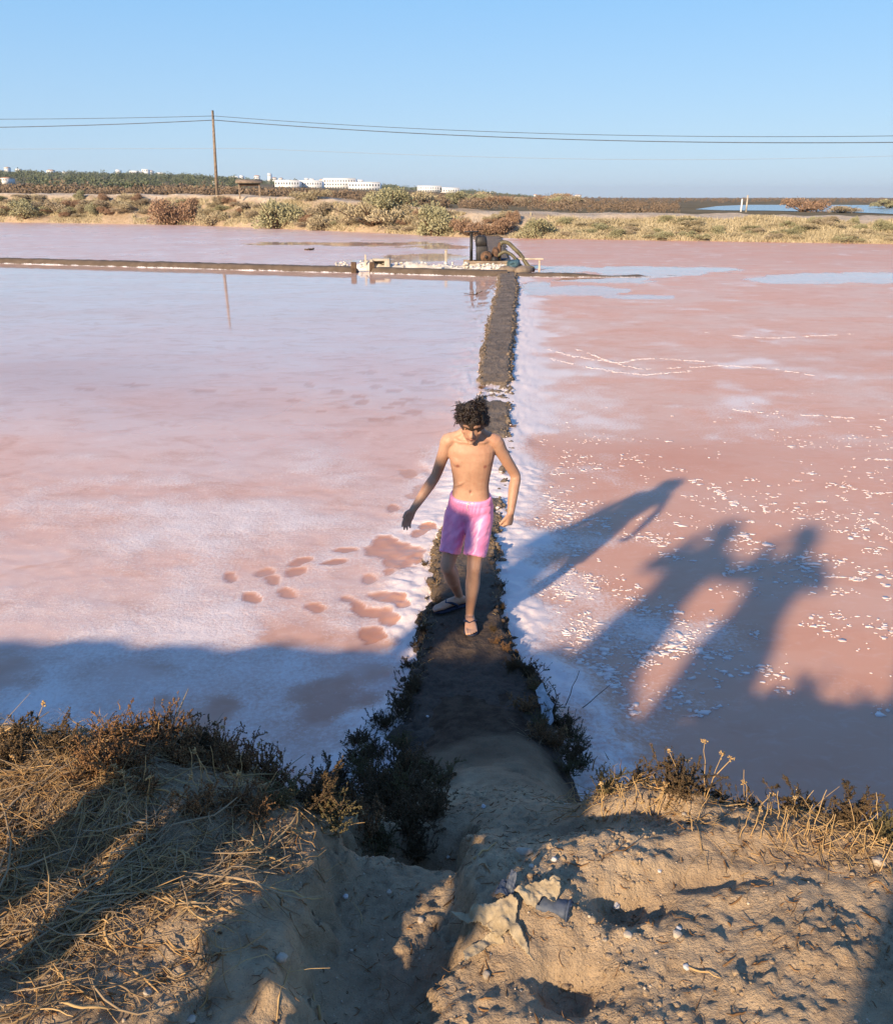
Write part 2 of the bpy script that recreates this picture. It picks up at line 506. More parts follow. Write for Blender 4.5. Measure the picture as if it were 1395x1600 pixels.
def hbank(X, Y):
    X = np.asarray(X, float); Y = np.asarray(Y, float)
    yc = np.interp(X, [-9, -4.5, -2.2, -1.2, -.7, -.4, .5, .8, 1.3, 2.5, 6], [2.6, 2.6, 2.5, 2.40, 2.50, 2.52, 2.46, 2.36, 2.16, 2.0, 2.0])
    yc = yc + (fbm(X, Y * 0 + 3, 2.2, 3, 2) - .5) * .22
    zt = np.interp(X, [-9, -4.5, -2.2, -1.2, -.75, -.35, .1, .5, 1.3, 3], [1.16, 1.16, 1.15, 1.12, 1.08, 1.00, .93, .96, .98, 1.0])
    d = Y - yc
    drop = sstep(-.12, .95, d) * .85 + .15 * sstep(-.02, .25, d)
    z = zt - (zt + .12) * drop
    # the path going down to the dike
    xp = .17
    w = np.exp(-np.abs((X - xp) / np.interp(Y, [2, 2.6, 3.4, 4.3], [.33, .36, .46, .40])) ** 4)
    zp = np.interp(Y, [1.7, 2.05, 2.2, 2.6, 3.2, 3.8, 4.3, 5], [.99, .95, .88, .68, .38, .17, .11, .10])
    wy = sstep(1.9, 2.25, Y)
    z = z * (1 - w * wy) + zp * w * wy
    # slope left of the path carrying the dark shrub
    w2 = np.exp(-np.abs((X + .30) / .36) ** 3) * sstep(2.15, 2.4, Y) * sstep(4.0, 3.2, Y)
    z = z * (1 - .6 * w2) + .6 * w2 * np.interp(Y, [2.1, 2.5, 3.2, 3.9], [.75, .55, .22, .0])
    # washed-out gully with a flat floor
    gx = np.interp(Y, [1.3, 1.5, 1.8, 2.15, 2.5], [-.24, -.20, -.15, -.13, -.12])
    gw = np.interp(Y, [1.3, 1.5, 1.7, 2.0, 2.2, 2.5], [.10, .15, .19, .20, .20, .18])
    jag = (fbm(X, Y, 9, 5, 5, .6) - .5) * .15
    gd = np.abs(X - gx) + jag
    g = sstep(gw + .035, gw - .045, gd) * sstep(1.40, 1.60, Y + jag) * sstep(2.6, 2.3, Y)
    z = z - .125 * g - .13 * g * sstep(2.14, 2.22, Y + jag * .6) * sstep(2.65, 2.35, Y)
    # mounds and hollows
    for (mx, my, rx, ry, a) in [(.21, 1.80, .17, .16, .055), (.42, 1.97, .20, .10, .035), (.08, 1.98, .10, .12, .03),
                                (.50, 1.83, .115, .055, -.085), (.30, 1.60, .085, .06, -.075), (.14, 1.52, .1, .08, .03),
                                (.66, 1.90, .18, .035, -.04), (.60, 2.20, .12, .08, -.05), (.42, 2.25, .1, .06, -.05), (.75, 2.06, .3, .05, .03),
                                (-.62, 1.98, .25, .2, .05), (-.50, 1.62, .16, .16, .06), (-.37, 1.52, .06, .05, .05), (-.95, 2.15, .3, .2, .06), (.95, 1.55, .3, .2, .02)]:
        q = ((X - mx) / rx) ** 2 + ((Y - my) / ry) ** 2 + (fbm(X, Y, 12, 3, 8) - .5) * 1.0
        z = z + a * np.exp(-np.maximum(q, 0) ** 1.3)
    near = sstep(4.4, 3.2, Y)
    z = z + near * ((fbm(X, Y, 3.2, 4, 11) - .5) * .085 + (fbm(X, Y, 17, 4, 13, .6) - .5) * .028 + (fbm(X, Y, 55, 3, 15, .65) - .5) * .016 * (.35 + 1.3 * sstep(.40, .62, fbm(X, Y, 4, 3, 17))))
    lump = np.clip(fbm(X, Y, 30, 2, 19) - .56, 0, 1)
    z = z + near * lump * .030
    # ripples of small erosion steps on the right
    rr = np.abs(((X * .8 - Y * 1.6) * 6 + fbm(X, Y, 4, 3, 21) * 3) % 1 - .5)
    z = z + sstep(.45, .9, X) * near * .005 * sstep(.5, .3, rr)
    return z

def hdike(X, Y):
    d = (X - xd(Y)) / wd(Y)
    edge = (fbm(X, Y, 4, 4, 31) - .5) * 1.2 + (fbm(X, Y, 20, 3, 33) - .5) * .8
    r = np.abs(d) + edge * .55
    top = np.interp(Y, [3, 4, 5, 6.5, 7.3, 13.3, 14, 66], [.13, .12, .115, .10, .075, .075, .12, .14])
    gap = sstep(.44, .56, fbm(Y * 0 + 4.1, Y, .95, 2, 41) + (fbm(X, Y, 3.0, 4, 43) - .5) * .55) * sstep(6.0, 6.9, Y) * sstep(14.2, 13.7, Y)
    top = top - gap * .20
    return top * sstep(1.25, .80, r) - .07 * sstep(.95, 1.35, r) + (fbm(X, Y, 14, 4, 45) - .5) * .045 * sstep(1.4, .9, r) + (fbm(X, Y, 2.2, 3, 47) - .5) * .04

# --- near bank
xs = np.unique(np.concatenate([np.arange(-9, -1.5, .1), np.arange(-1.5, 1.6, .0095), np.arange(1.6, 9, .1)]))
ys = np.unique(np.concatenate([np.arange(-6, 1.3, .1), np.arange(1.3, 2.9, .0095), np.arange(2.9, 4.75, .022)]))
X, Y = np.meshgrid(xs, ys)
Z = hbank(X, Y)
Zd = hdike(X, Y) - .02
Z = np.where(Y > 3.7, np.minimum(Z, np.maximum(Zd, -.2) + .3 * sstep(4.6, 3.7, Y) - .015), Z)
mb = MB(); mb.add(np.stack([X, Y, Z], -1), grid_faces(len(ys), len(xs)))
me = mb.mesh("near_bank", True)
dmp = sstep(3.0, 3.8, Y + (fbm(X, Y, 3, 3, 50) - .5) * .8) * np.exp(-np.abs((X - .17) / .8) ** 4)
dmp = np.maximum(dmp, sstep(.45, .05, Z) * .9)
attr(me, 'damp', np.clip(dmp, 0, 1))
near_bank = tag(link("near_bank", me, M['soil']), kind='structure')

# --- far continuation of the near bank (behind the camera) and ground to the horizon
mb = MB(); mb.add([[-60, -70, .98], [60, -70, .98], [60, -5.9, .98], [-60, -5.9, .98]], np.array([[0, 1, 2, 3]]))
for sx in (-1, 1):
    V = np.array([[sx * 60, -6, .98], [sx * 8.9, -6, .98], [sx * 8.9, 2.4, .98], [sx * 60, 2.4, .98], [sx * 8.9, 3.6, -.2], [sx * 60, 3.6, -.2]])
    F = np.array([[0, 1, 2, 3], [3, 2, 4, 5]])
    mb.add(V, F if sx > 0 else F[:, ::-1])
tag(mb.build("bank_road", M['soil']), kind='structure')
mb = MB(); a = 9000.0; mb.add([[-a, -a, -.6], [a, -a, -.6], [a, a, -.6], [-a, a, -.6]], np.array([[0, 1, 2, 3]]))
tag(mb.build("ground", M['ground']), kind='structure')

# --- the dike between the pans
ys = np.concatenate([np.arange(3.3, 9, .02), np.geomspace(9, 67, 420)])
cs = np.linspace(-1.7, 1.7, 64)
Y = np.repeat(ys[:, None], len(cs), 1); X = xd(Y) + cs[None] * wd(Y)
Z = hdike(X, Y)
Z = np.where(Y < 4.2, np.minimum(Z, hbank(X, Y) + .004 + .2 * sstep(3.7, 4.2, Y)), Z)
mb = MB(); mb.add(np.stack([X, Y, Z], -1), grid_faces(len(ys), len(cs)))
me = mb.mesh("dike_path", True)
attr(me, 'salt', np.clip(sstep(.075, -.01, Z) * .9 * sstep(4.2, 5.6, Y), 0, 1))
attr(me, 'damp', np.clip(sstep(7.0, 5.2, Y), 0, 1))
tag(link("dike_path", me, M['mud']), kind='structure')

# --- transverse dike (left) and its low tail into the right pan
def cross_dike(name, xa, xb, hw, top, gap=None, n=500):
    x = np.linspace(xa, xb, n)
    y0 = yt(x) if xb < 3 else np.interp(x, [2, 6, 14, 40], [33.2, 33.0, 33.4, 32])
    c = np.linspace(-1.8, 1.8, 18)
    Xg = np.repeat(x[:, None], len(c), 1); Yg = y0[:, None] + c[None] * hw
    r = np.abs(c)[None] + (fbm(Xg, Yg, 1.2, 4, 61) - .5) * .7
    Zg = top * sstep(1.3, .6, r) - .06 * sstep(1.0, 1.5, r) + (fbm(Xg, Yg, 4, 3, 63) - .5) * .05
    if xb > 3: Zg = Zg - .16 * sstep(5, 9, Xg + (fbm(Xg, Yg, .6, 3, 66) - .5) * 5)
    if gap: Zg = Zg - .35 * sstep(gap[1], gap[1] * .6, np.abs(Xg - gap[0]))
    mb = MB(); mb.add(np.stack([Xg, Yg, Zg], -1), grid_faces(n, len(c))[:, ::-1])
    me = mb.mesh(name, True)
    attr(me, 'salt', np.clip(sstep(.05, -.02, Zg) * .8, 0, 1)); attr(me, 'damp', Zg * 0 + .55)
    return tag(link(name, me, M['mud']), kind='structure')
cross_dike("cross_dike", -60, 2.2, .42, .20, (-3.15, .30))
cross_dike("cross_dike_tail", 2.0, 24, .30, .12)

# --- pans
ysp = np.concatenate([np.arange(2.6, 9, .018), np.geomspace(9, 150, 300)])
cs = np.linspace(0, 1, 430) ** 1.55
FOOT = [(207, 428, 32, 30, 0), (388, 398, 58, 22, -15), (440, 438, 40, 30, 20), (590, 340, 65, 18, -12), (565, 395, 60, 20, -12),
        (325, 535, 52, 24, 15), (518, 510, 55, 24, 15), (672, 590, 55, 28, 10), (840, 275, 65, 13, -3), (785, 343, 70, 18, -8),
        (965, 435, 42, 30, 10), (1050, 240, 70, 35, 0), (1100, 290, 160, 45, 5), (1130, 340, 80, 50, 0), (1075, 400, 30, 20, 0), (1200, 330, 60, 40, 0),
        (850, 540, 40, 18, 10), (910, 590, 55, 32, 40), (980, 620, 60, 26, 10), (1070, 650, 60, 45, 30), (1070, 540, 110, 28, 8), (1140, 570, 50, 25, 30),
        (1095, 50, 35, 22, 0), (1240, 190, 45, 18, -10), (1290, 160, 50, 25, 10), (980, 740, 70, 45, 0)]
FAINT = [(1225, -20, 60, 20, 0), (930, -530, 40, 14, 0), (700, -480, 26, 8, 0), (1060, -500, 35, 10, 0), (1130, -520, 50, 12, 0), (1190, -545, 60, 10, 0),
         (1000, -430, 40, 10, 5), (1080, -440, 35, 9, 0), (1200, -470, 50, 14, 0), (1290, -640, 50, 12, 0), (1180, -680, 55, 9, 0), (900, -560, 40, 9, 0), (790, -590, 50, 8, 0),
         (640, -620, 35, 9, 0), (1000, -610, 40, 10, 0), (1100, -590, 45, 9, 0), (820, -500, 35, 9, 0), (560, -540, 40, 8, 0), (420, -600, 60, 10, 0), (60, -590, 60, 10, 0), (-300, -620, 70, 9, 0), (-560, -600, 60, 8, 0),
         (950, -690, 60, 9, 0), (1180, -140, 50, 22, 20), (1270, -60, 60, 25, -10)]
def ell(U, Vv, L, jx, jy):
    m = np.zeros_like(U)
    for (a, b, rx, ry, an) in L:
        px, py = 300 + a / 3.4875, 780 + b / 3.4875
        an = math.radians(an); dx = U - px; dy = Vv - py
        s = (np.abs(dx) < 90) & (np.abs(dy) < 60)
        qx = (dx * math.cos(an) + dy * math.sin(an)) / (rx / 3.4875); qy = (-dx * math.sin(an) + dy * math.cos(an)) / (ry / 3.4875)
        q = np.sqrt((qx + jx) ** 2 + (qy + jy) ** 2)
        m = np.maximum(m, np.where(s, sstep(1.12, .86, q), 0))
    return m
def puddle(U, Vv, L, X, Y):
    m = np.zeros_like(U)
    j = (fbm(X, Y, .35, 5, 71, .65) - .5) * 1.9
    for (px, py, rx, ry) in L:
        q = np.hypot((U - px) / rx, (Vv - py) / ry) + j
        m = np.maximum(m, sstep(1.08, .92, q))
    return m
for side, sg in (('left', -1), ('right', 1)):
    Y = np.repeat(ysp[:, None], len(cs), 1)
    W = 6 + 1.25 * Y
    X = xd(Y) + sg * (cs[None] * W - .02)
    U, Vv = proj(X, Y, 0 * X)
    dist = np.abs(X - xd(Y)) - wd(Y)
    e = (fbm(X, Y, 2.2, 4, 81) - .5)
    rim = sstep(.42 + .02 * Y, -.05, dist + e * .6)
    low = fbm(X, Y, .55, 4, 83); mid = fbm(X, Y, 2.4, 5, 85)
    if side == 'left':
        jx = (fbm(X, Y, 14, 3, 86) - .5) * .6; jy = (fbm(X, Y, 14, 3, 88) - .5) * .9
        foot = ell(U, Vv, FOOT, jx, jy); faint = ell(U, Vv, FAINT, jx * 1.5, jy * 1.5)
        back = sstep(-.4, .4, Y - yt(X))
        gloss = sstep(7.5, 15, Y + (low - .5) * 5)
        front = 1 - back
        wet = front * (.25 + .72 * gloss) + back * (.45 + .1 * low)
        wet = np.maximum(wet, back * puddle(U, Vv, [(560, 381, 150, 3.2), (690, 386, 60, 5), (660, 402, 60, 5), (590, 408, 60, 3)], X, Y))
        salt = .30 + (mid - .5) * .9 + .20 * sstep(12, 5, Y) + rim * .75 + (low - .5) * .7 - .55 * gloss * front + back * .12
        pinkpatch = np.exp(-((U - 80) / 260) ** 2 - ((Vv - 585) / 38) ** 2) * .8 + np.exp(-((U - 450) / 330) ** 2 - ((Vv - 640) / 26) ** 2) * .35
        deep = .15 * low + foot * (.75 + .5 * (mid - .5)) + faint * .45 + pinkpatch * .5 - .12 * back + .55 * sstep(.50, .62, fbm(X, Y, 1.3, 4, 99)) * sstep(5.6, 4.8, Y)
        salt = salt - .5 * sstep(.50, .62, fbm(X, Y, 1.3, 4, 99)) * sstep(5.6, 4.8, Y)
        salt = salt * (1 - foot) - .8 * foot - .25 * faint
        ring = np.clip(foot * (1 - foot) * 4, 0, 1)
        wet = np.maximum(wet, foot * .8)
        Zp = -.007 * foot - .003 * faint + (mid - .5) * .012 * (1 - gloss) * front + (fbm(X, Y, 9, 3, 92) - .5) * .008 * sstep(11, 6, Y)
    else:
        wet = .22 + .12 * sstep(20, 8, Y)
        pud = puddle(U, Vv, [(1000, 424, 120, 7), (930, 436, 110, 9), (880, 425, 60, 10), (905, 452, 90, 9), (1010, 464, 60, 4), (1330, 437, 130, 9), (1230, 440, 40, 4), (840, 450, 30, 14)], X, Y)
        wet = np.maximum(wet, pud)
        milk = sstep(2.4, .1, dist + (low - .5) * 2.2) * sstep(40, 12, Y) * sstep(3.8, 6.2, Y) * .42 + sstep(.56, .72, fbm(X, Y, .9, 4, 97)) * .30
        salt = .16 + milk + (mid - .5) * .9 + rim * .85 + (low - .5) * .5 - .6 * pud - .15 * sstep(13, 8, Y) + .12 * sstep(45, 14, Y) * sstep(9, 14, Y)
        patch = np.exp(-((U - 1000) / 200) ** 2 - ((Vv - 710) / 35) ** 2) + np.exp(-((U - 1300) / 200) ** 2 - ((Vv - 560) / 25) ** 2) * .4
        deep = .45 * sstep(12, 7, Y) + .3 * (low - .4) + patch * .5 + .25 * sstep(33, 44, Y)
        Zp = (mid - .5) * .001
    Zp = Zp + rim * (.030 + .05 * (fbm(X, Y, 11, 4, 95) - .5)) * sstep(60, 10, Y)
    mb = MB(); F = grid_faces(len(ysp), len(cs)); mb.add(np.stack([X, Y, Zp], -1), F if sg > 0 else F[:, ::-1])
    me = mb.mesh("salt_pan_" + side, True)
    attr(me, 'salt', np.clip(salt, -1, 1.5)); attr(me, 'wet', np.clip(wet, 0, 1)); attr(me, 'deep', np.clip(deep, 0, 1))
    tag(link("salt_pan_" + side, me, M['pan_' + side]), kind='structure')

# --- far bank, plain and hills, in one sheet
ks = np.concatenate([np.linspace(-2.2, -.75, 40)[:-1], np.linspace(-.75, .75, 420), np.linspace(.75, 2.2, 40)[1:]])
yk = []
for k in ks:
    yy = np.linspace(5, 400, 8000); f = yy - yw(k * yy); yk.append(yy[np.argmax(f > 0)])
yk = np.array(yk)
ds = np.concatenate([np.linspace(-1.5, 14, 70), np.geomspace(14.5, 7500, 150)])
def hfar_kd(K, D, X, Y):
    top = np.interp(K, [-2.2, -.55, -.25, -.12, -.05, .05, .5, 2], [3.2, 3.15, 2.95, 2.6, 2.0, 1.55, 1.35, 1.3])
    pl = np.interp(K, [-2, -.5, -.2, -.05, .1, .2, .6], [2.9, 2.9, 2.6, 1.8, .9, .5, .45])
    e = (fbm(X, Y, .35, 4, 101) - .5)
    rise = sstep(-.2, 1.2, D) * .22 + sstep(.4, 6.5, D + e * 2.5) * .78
    z = -.3 + (top + .3) * rise
    z = z + (pl - top) * sstep(12, 24, D)
    hh = np.interp(K, [-2, -.9, -.5, -.28, -.19, -.07, .03, .09, .2], [30, 42, 40, 33, 23, 17, 8, 1, 0])
    z = z + hh * (1 - np.exp(-(np.maximum(D - 120, 0) / 900) ** 1.4)) * (1 + .25 * (fbm(X, Y, .006, 3, 103) - .5))
    z = z + e * .5 * sstep(1, 6, D) * sstep(60, 10, D)
    return z
K = np.repeat(ks[None], len(ds), 0); D = np.repeat(ds[:, None], len(ks), 1)
Y = yk[None] + D; X = K * Y
Z = hfar_kd(K, D, X, Y)
def hfar(x, y):
    x = np.asarray(x, float); y = np.asarray(y, float)
    k = x / np.maximum(y, 1e-3)
    return hfar_kd(k, y - np.interp(k, ks, yk), x, y)
mb = MB(); mb.add(np.stack([X, Y, Z], -1), grid_faces(len(ds), len(ks)))
me = mb.mesh("far_bank", True)
track = sstep(5.0, 6.0, D + (fbm(X, Y, .3, 3, 111) - .5) * 1.2) * sstep(11, 9.8, D + (fbm(X, Y, .3, 3, 112) - .5) * 2)
track = np.maximum(track, sstep(.06, .10, K) * sstep(9, 11, D) * sstep(40, 26, D + (fbm(X, Y, .1, 3, 113) - .5) * 20) * .9)
track = np.maximum(track, np.exp(-((K - .035 - .004 * D) / .035) ** 2) * sstep(0, 3, D) * sstep(14, 9, D))
attr(me, 'track', np.clip(track, 0, 1)); attr(me, 'scrubby', sstep(14, 30, D) * (1 - np.clip(track, 0, 1)))
tag(link("far_bank", me, M['far_soil']), kind='structure')

# --- lagoon behind the far bank on the right
pts = [(1085, 327), (1120, 322), (1165, 320), (1260, 320), (1420, 320.5), (1600, 322), (1600, 340), (1400, 334.5), (1330, 331.5), (1270, 330.5), (1200, 329), (1130, 328.5)]
V = [gp(u, v, .53) for u, v in pts]
mb = MB(); mb.add(V, [list(range(len(V)))[::-1]])
tag(mb.build("lagoon", M['lagoon']), kind='structure')

# ================================================================== PEOPLE
def nrm(v):
    v = np.asarray(v, float); return v / (np.linalg.norm(v) + 1e-12)

def hand(mb, wrist, hd, wv, side_n, s=1.0, curl=(.25, .3, .25), cm=1.0, spread=.12, thumb=.7):
    hd = nrm(hd); wv = nrm(np.asarray(wv) - hd * np.dot(wv, hd)); pn = nrm(np.asarray(side_n) - hd * np.dot(side_n, hd) - wv * np.dot(side_n, wv))
    W = np.asarray(wrist, float)
    secs = [(W - hd * .012 * s, wv * .024 * s, pn * .019 * s, .9), (W + hd * .015 * s, wv * .028 * s, pn * .017 * s, .8),
            (W + hd * .045 * s, wv * .036 * s, pn * .016 * s, .75), (W + hd * .072 * s, wv * .036 * s, pn * .014 * s, .75), (W + hd * .082 * s, wv * .032 * s, pn * .011 * s, .8)]
    mb.add(*loft(secs, 14))
    for off, ln, sp in ((.027, .066, .9), (.0095, .075, .3), (-.009, .070, -.3), (-.0265, .054, -1.0)):
        p = W + hd * (.070 - abs(off) * .15) * s + wv * off * s
        d0 = nrm(hd + wv * spread * sp)
        pts = [p]; c = 0
        for k, fr in enumerate((.45, .30, .25)):
            c += curl[k] * cm * (1.0 + .12 * (off < 0))
            d = d0 * math.cos(c) + pn * math.sin(c)
            pts.append(pts[-1] + d * ln * fr * s)
        mb.add(*tube(pts, np.array([.0095, .0088, .008, .0062]) * s, 8))
    p = W + hd * .018 * s + wv * .022 * s
    d1 = nrm(hd * .65 + wv * thumb + pn * .25); d2 = nrm(hd * .85 + wv * thumb * .5 + pn * .5)
    mb.add(*tube([p, p + d1 * .030 * s, p + d1 * .030 * s + d2 * .026 * s, p + d1 * .030 * s + d2 * .047 * s], np.array([.013, .0115, .0095, .007]) * s, 8))

def foot(mb, ankle, fdir, zs, L=.22, s=1.0):
    f = nrm([fdir[0], fdir[1], 0]); l = np.array([-f[1], f[0], 0]); u = np.array([0, 0, 1.0])
    A = np.array([ankle[0], ankle[1], zs])
    h = ankle[2] - zs
    secs = []
    for t, w, hh in ((-.24, .018, .030), (-.2, .027, .050), (-.08, .031, h * .95), (.08, .031, h * .85), (.28, .034, .055), (.48, .039, .040), (.60, .040, .029), (.68, .036, .022)):
        secs.append((A + f * t * L + u * hh * .5, l * w * s, u * hh * .5, .85))
    mb.add(*loft(secs, 14))
    for off, ln, r in ((.029, .085, .0115), (.010, .085, .0088), (-.006, .075, .0082), (-.020, .060, .0078), (-.032, .045, .0075)):
        # big toe on the inner side is chosen by the sign of s_in
        p = A + f * .56 * L + l * off * foot.inner * s + u * .013
        mb.add(*tube([p, p + f * ln * .55 * s + u * .002, p + f * ln * s * .92 - u * .002], np.array([r, r, r * .8]) * s, 8))
foot.inner = 1

def frame(J):
    P = (np.array(J['hipL']) + np.array(J['hipR'])) / 2; S = (np.array(J['shL']) + np.array(J['shR'])) / 2
    up = S - P; L = np.linalg.norm(up); upn = up / L
    lat = nrm(np.array(J['shL']) - np.array(J['shR'])); lat = nrm(lat - upn * lat.dot(upn))
    lath = nrm(np.array(J['hipL']) - np.array(J['hipR']))
    fwd = nrm(np.cross(lat, upn))            # towards the chest side
    return P, S, L, upn, lat, lath, fwd

TORSO = [(-.20, .085, .070), (-.08, .118, .092), (.06, .124, .094), (.20, .118, .085), (.36, .110, .076), (.50, .116, .080),
         (.66, .128, .089), (.80, .138, .092), (.91, .143, .083), (1.0, .130, .066), (1.07, .085, .056), (1.14, .050, .050)]
def torso_secs(J, s, grow=0.0, a=-1, b=2):
    P, S, L, upn, lat, lath, fwd = frame(J)
    out = []
    for t, w, d in TORSO:
        if a <= t <= b:
            la = nrm(lath * (1 - max(0, min(1, t))) + lat * max(0, min(1, t)))
            bow = fwd * (.012 * math.sin(max(0, min(1, t)) * math.pi)) * s
            out.append((P + upn * L * t + bow, la * (w * s + grow), fwd * (d * s + grow), .86))
    return out

def person_body(J, s=1.0, voxel=.005, detail=True, smooth=3):
    P, S, L, upn, lat, lath, fwd = frame(J)
    mb = MB()
    mb.add(*loft(torso_secs(J, s), 24))
    for q in ('L', 'R'):
        sg = 1 if q == 'L' else -1
        sh, el, wr = (np.array(J[k + q], float) for k in ('sh', 'el', 'wr'))
        hip, kn, an = (np.array(J[k + q], float) for k in ('hip', 'kn', 'an'))
        mid = (el + wr) / 2
        mb.add(*tube([sh - lat * sg * .05 * s + upn * .012 * s, sh, sh + (el - sh) * .25, sh + (el - sh) * .6, el, el + (wr - el) * .28, el + (wr - el) * .65, wr, wr + (wr - el) * .04],
                     np.array([.040, .047, .040, .036, .032, .034, .029, .0225, .022]) * s, 14, sub=3))
        mb.add(*tube([hip + upn * .03 * s, hip + (kn - hip) * .2, hip + (kn - hip) * .55, hip + (kn - hip) * .85, kn, kn + (an - kn) * .15, kn + (an - kn) * .38, kn + (an - kn) * .75, an, an - np.array([0, 0, .03 * s])],
                     np.array([.070, .068, .060, .049, .046, .043, .046, .034, .028, .030]) * s, 16, sub=3))
        # knee cap and calf
        fd = np.array(J['ft' + q], float)
        mb.add(*ellipsoid(kn + nrm([fd[0] * .3, fd[1], 0]) * .014 * s, np.array([.034, .034, .040]) * s))
        mb.add(*ellipsoid(kn + (an - kn) * .36 - nrm([fd[0], fd[1], 0]) * .014 * s, np.array([.036, .038, .085]) * s))
        foot.inner = -sg * (1 if np.dot(np.array([-fd[1], fd[0]]), lath[:2]) > 0 else -1)
        foot(mb, an, fd, J['sole' + q], .23 * s, s)
        hand(mb, wr, J['hd' + q], J['hw' + q], J['hp' + q], s * .98, *J.get('curl' + q, ((.25, .3, .25), 1.0, .12, .7)))
        if detail:
            # pectoral, collar bone, shoulder blade
            mb.add(*ellipsoid(S - upn * .105 * s + lat * sg * .062 * s + fwd * .058 * s, np.array([.058, .034, .045]) * s))
            mb.add(*tube([S + fwd * .058 * s + upn * .020 * s + lat * sg * .015, S + fwd * .050 * s + upn * .018 * s + lat * sg * .07 * s, sh + upn * .025 * s], np.array([.010, .011, .014]) * s, 8))
            mb.add(*ellipsoid(S - upn * .10 * s + lat * sg * .075 * s - fwd * .060 * s, np.array([.05, .03, .07]) * s))
            # lower edge of the ribs
            mb.add(*tube([S - upn * .215 * s + fwd * .084 * s + lat * sg * .018, S - upn * .255 * s + fwd * .072 * s + lat * sg * .065 * s, S - upn * .295 * s + fwd * .030 * s + lat * sg * .100 * s], np.array([.007, .011, .012]) * s, 8))
        mb.add(*tube([S + lat * sg * .03 * s + upn * .075 * s - fwd * .01, S + lat * sg * .075 * s + upn * .040 * s, sh + upn * .018 * s], np.array([.032, .030, .030]) * s, 10))
    # neck and head
    C = np.array(J['head'], float); fv = nrm(J['face']); uv = nrm(np.array(J['up']) - fv * np.dot(J['up'], fv)); rv = np.cross(fv, uv)
    R = np.stack([rv, fv, uv], 1)
    mb.add(*tube([S + upn * .02 * s - fwd * .005, (S + upn * .04 * s) * .5 + (C - uv * .06 * s - fv * .025 * s) * .5, C - uv * .045 * s - fv * .02 * s], np.array([.056, .047, .048]) * s, 14, sub=3))
    mb.add(*ellipsoid(C + uv * .012 * s, np.array([.070, .090, .092]) * s, R))
    def H(x, y, z): return C + (rv * x + fv * y + uv * z) * s
    secs = [(H(0, .018, .02), rv * .066 * s, fv * .070 * s, .9), (H(0, .024, -.025), rv * .062 * s, fv * .066 * s, .9), (H(0, .032, -.065), rv * .050 * s, fv * .056 * s, .9), (H(0, .046, -.098), rv * .028 * s, fv * .036 * s, .95), (H(0, .052, -.108), rv * .016 * s, fv * .022 * s, 1)]
    mb.add(*loft(secs, 18))
    mb.add(*tube([H(0, .084, .018), H(0, .097, -.008), H(0, .108, -.026), H(0, .098, -.036)], np.array([.008, .0095, .0125, .010]) * s, 8, sub=2))
    for sg in (-1, 1):
        mb.add(*ellipsoid(H(sg * .011, .098, -.033), np.array([.008, .009, .007]) * s, R, 10))
        mb.add(*tube([H(sg * .010, .089, .027), H(sg * .030, .086, .032), H(sg * .050, .070, .026)], np.array([.008, .0085, .007]) * s, 8))
        mb.add(*ellipsoid(H(sg * .042, .060, -.022), np.array([.020, .022, .018]) * s, R, 10))
        ear = [H(sg * .072, -.005, -.03), H(sg * .078, -.012, -.01), H(sg * .080, -.016, .012), H(sg * .074, -.004, .02)]
        mb.add(*tube(ear, np.array([.008, .011, .011, .008]) * s, 8))
    mb.add(*tube([H(-.022, .078, -.062), H(0, .091, -.059), H(.022, .078, -.062)], np.array([.0045, .0062, .0045]) * s, 8))
    mb.add(*tube([H(-.020, .075, -.071), H(0, .087, -.071), H(.020, .075, -.071)], np.array([.0048, .0075, .0048]) * s, 8))
    mb.add(*ellipsoid(H(0, .078, -.096), np.array([.017, .013, .013]) * s, R, 10))
    me = remesh(mb, "body", voxel, smooth)
    return me, H, (P, S, L, upn, lat, lath, fwd)

# skin with places for lips, brows and so on (attributes hold what is where on the body)
def skin_mat(name, base, warm, lip, hair):
    t = NT(name)
    c = t.mix(t.rng(t.noise(6, 4, 0.6), 0.35, 0.65), base, warm)
    c = t.mix(t.math('MULTIPLY', t.rng(t.noise(60, 4, 0.6), 0.5, 0.75), 0.2), c, lip)
    c = t.mix(t.math('MULTIPLY', t.at('lip'), 0.75), c, lip)
    c = t.mix(t.math('MULTIPLY', t.at('brow'), 0.5), c, hair)
    t.bump(t.noise(150, 3, 0.6), 0.0008, 0.6)
    t.b.inputs["Subsurface Weight"].default_value = 0.12
    t.b.inputs["Subsurface Radius"].default_value = (0.012, 0.005, 0.003)
    return t.set(c, 0.52, Specular_IOR_Level=0.35)
M['skin'] = skin_mat('skin', (0.51, 0.298, 0.19), (0.42, 0.222, 0.135), (0.27, 0.085, 0.06), (0.03, 0.018, 0.012))
M['skin_pale'] = skin_mat('skin_pale', (0.50, 0.28, 0.18), (0.45, 0.24, 0.15), (0.32, 0.12, 0.09), (0.06, 0.035, 0.02))
M['hair_dark'] = simple('hair_dark', (0.005, 0.0035, 0.0025), (0.045, 0.027, 0.017), 40, 0.42, spec=0.5, island=0.6)
M['hair_brown'] = simple('hair_brown', (0.05, 0.028, 0.015), (0.13, 0.08, 0.04), 40, 0.5, spec=0.4, island=0.6)
t = NT('pink_cloth')
c = t.mix(t.rng(t.noise(20, 4, 0.6), 0.35, 0.65), (0.95, 0.26, 0.47), (0.97, 0.33, 0.55))
t.bump(t.noise(900, 2, 0.5), 0.0006, 0.5)
t.b.inputs["Sheen Weight"].default_value = 0.25
M['pink_cloth'] = t.set(c, 0.40, Specular_IOR_Level=0.75)
M['cord_white'] = simple('cord_white', (0.62, 0.55, 0.58), (0.75, 0.70, 0.72), 60, 0.7)
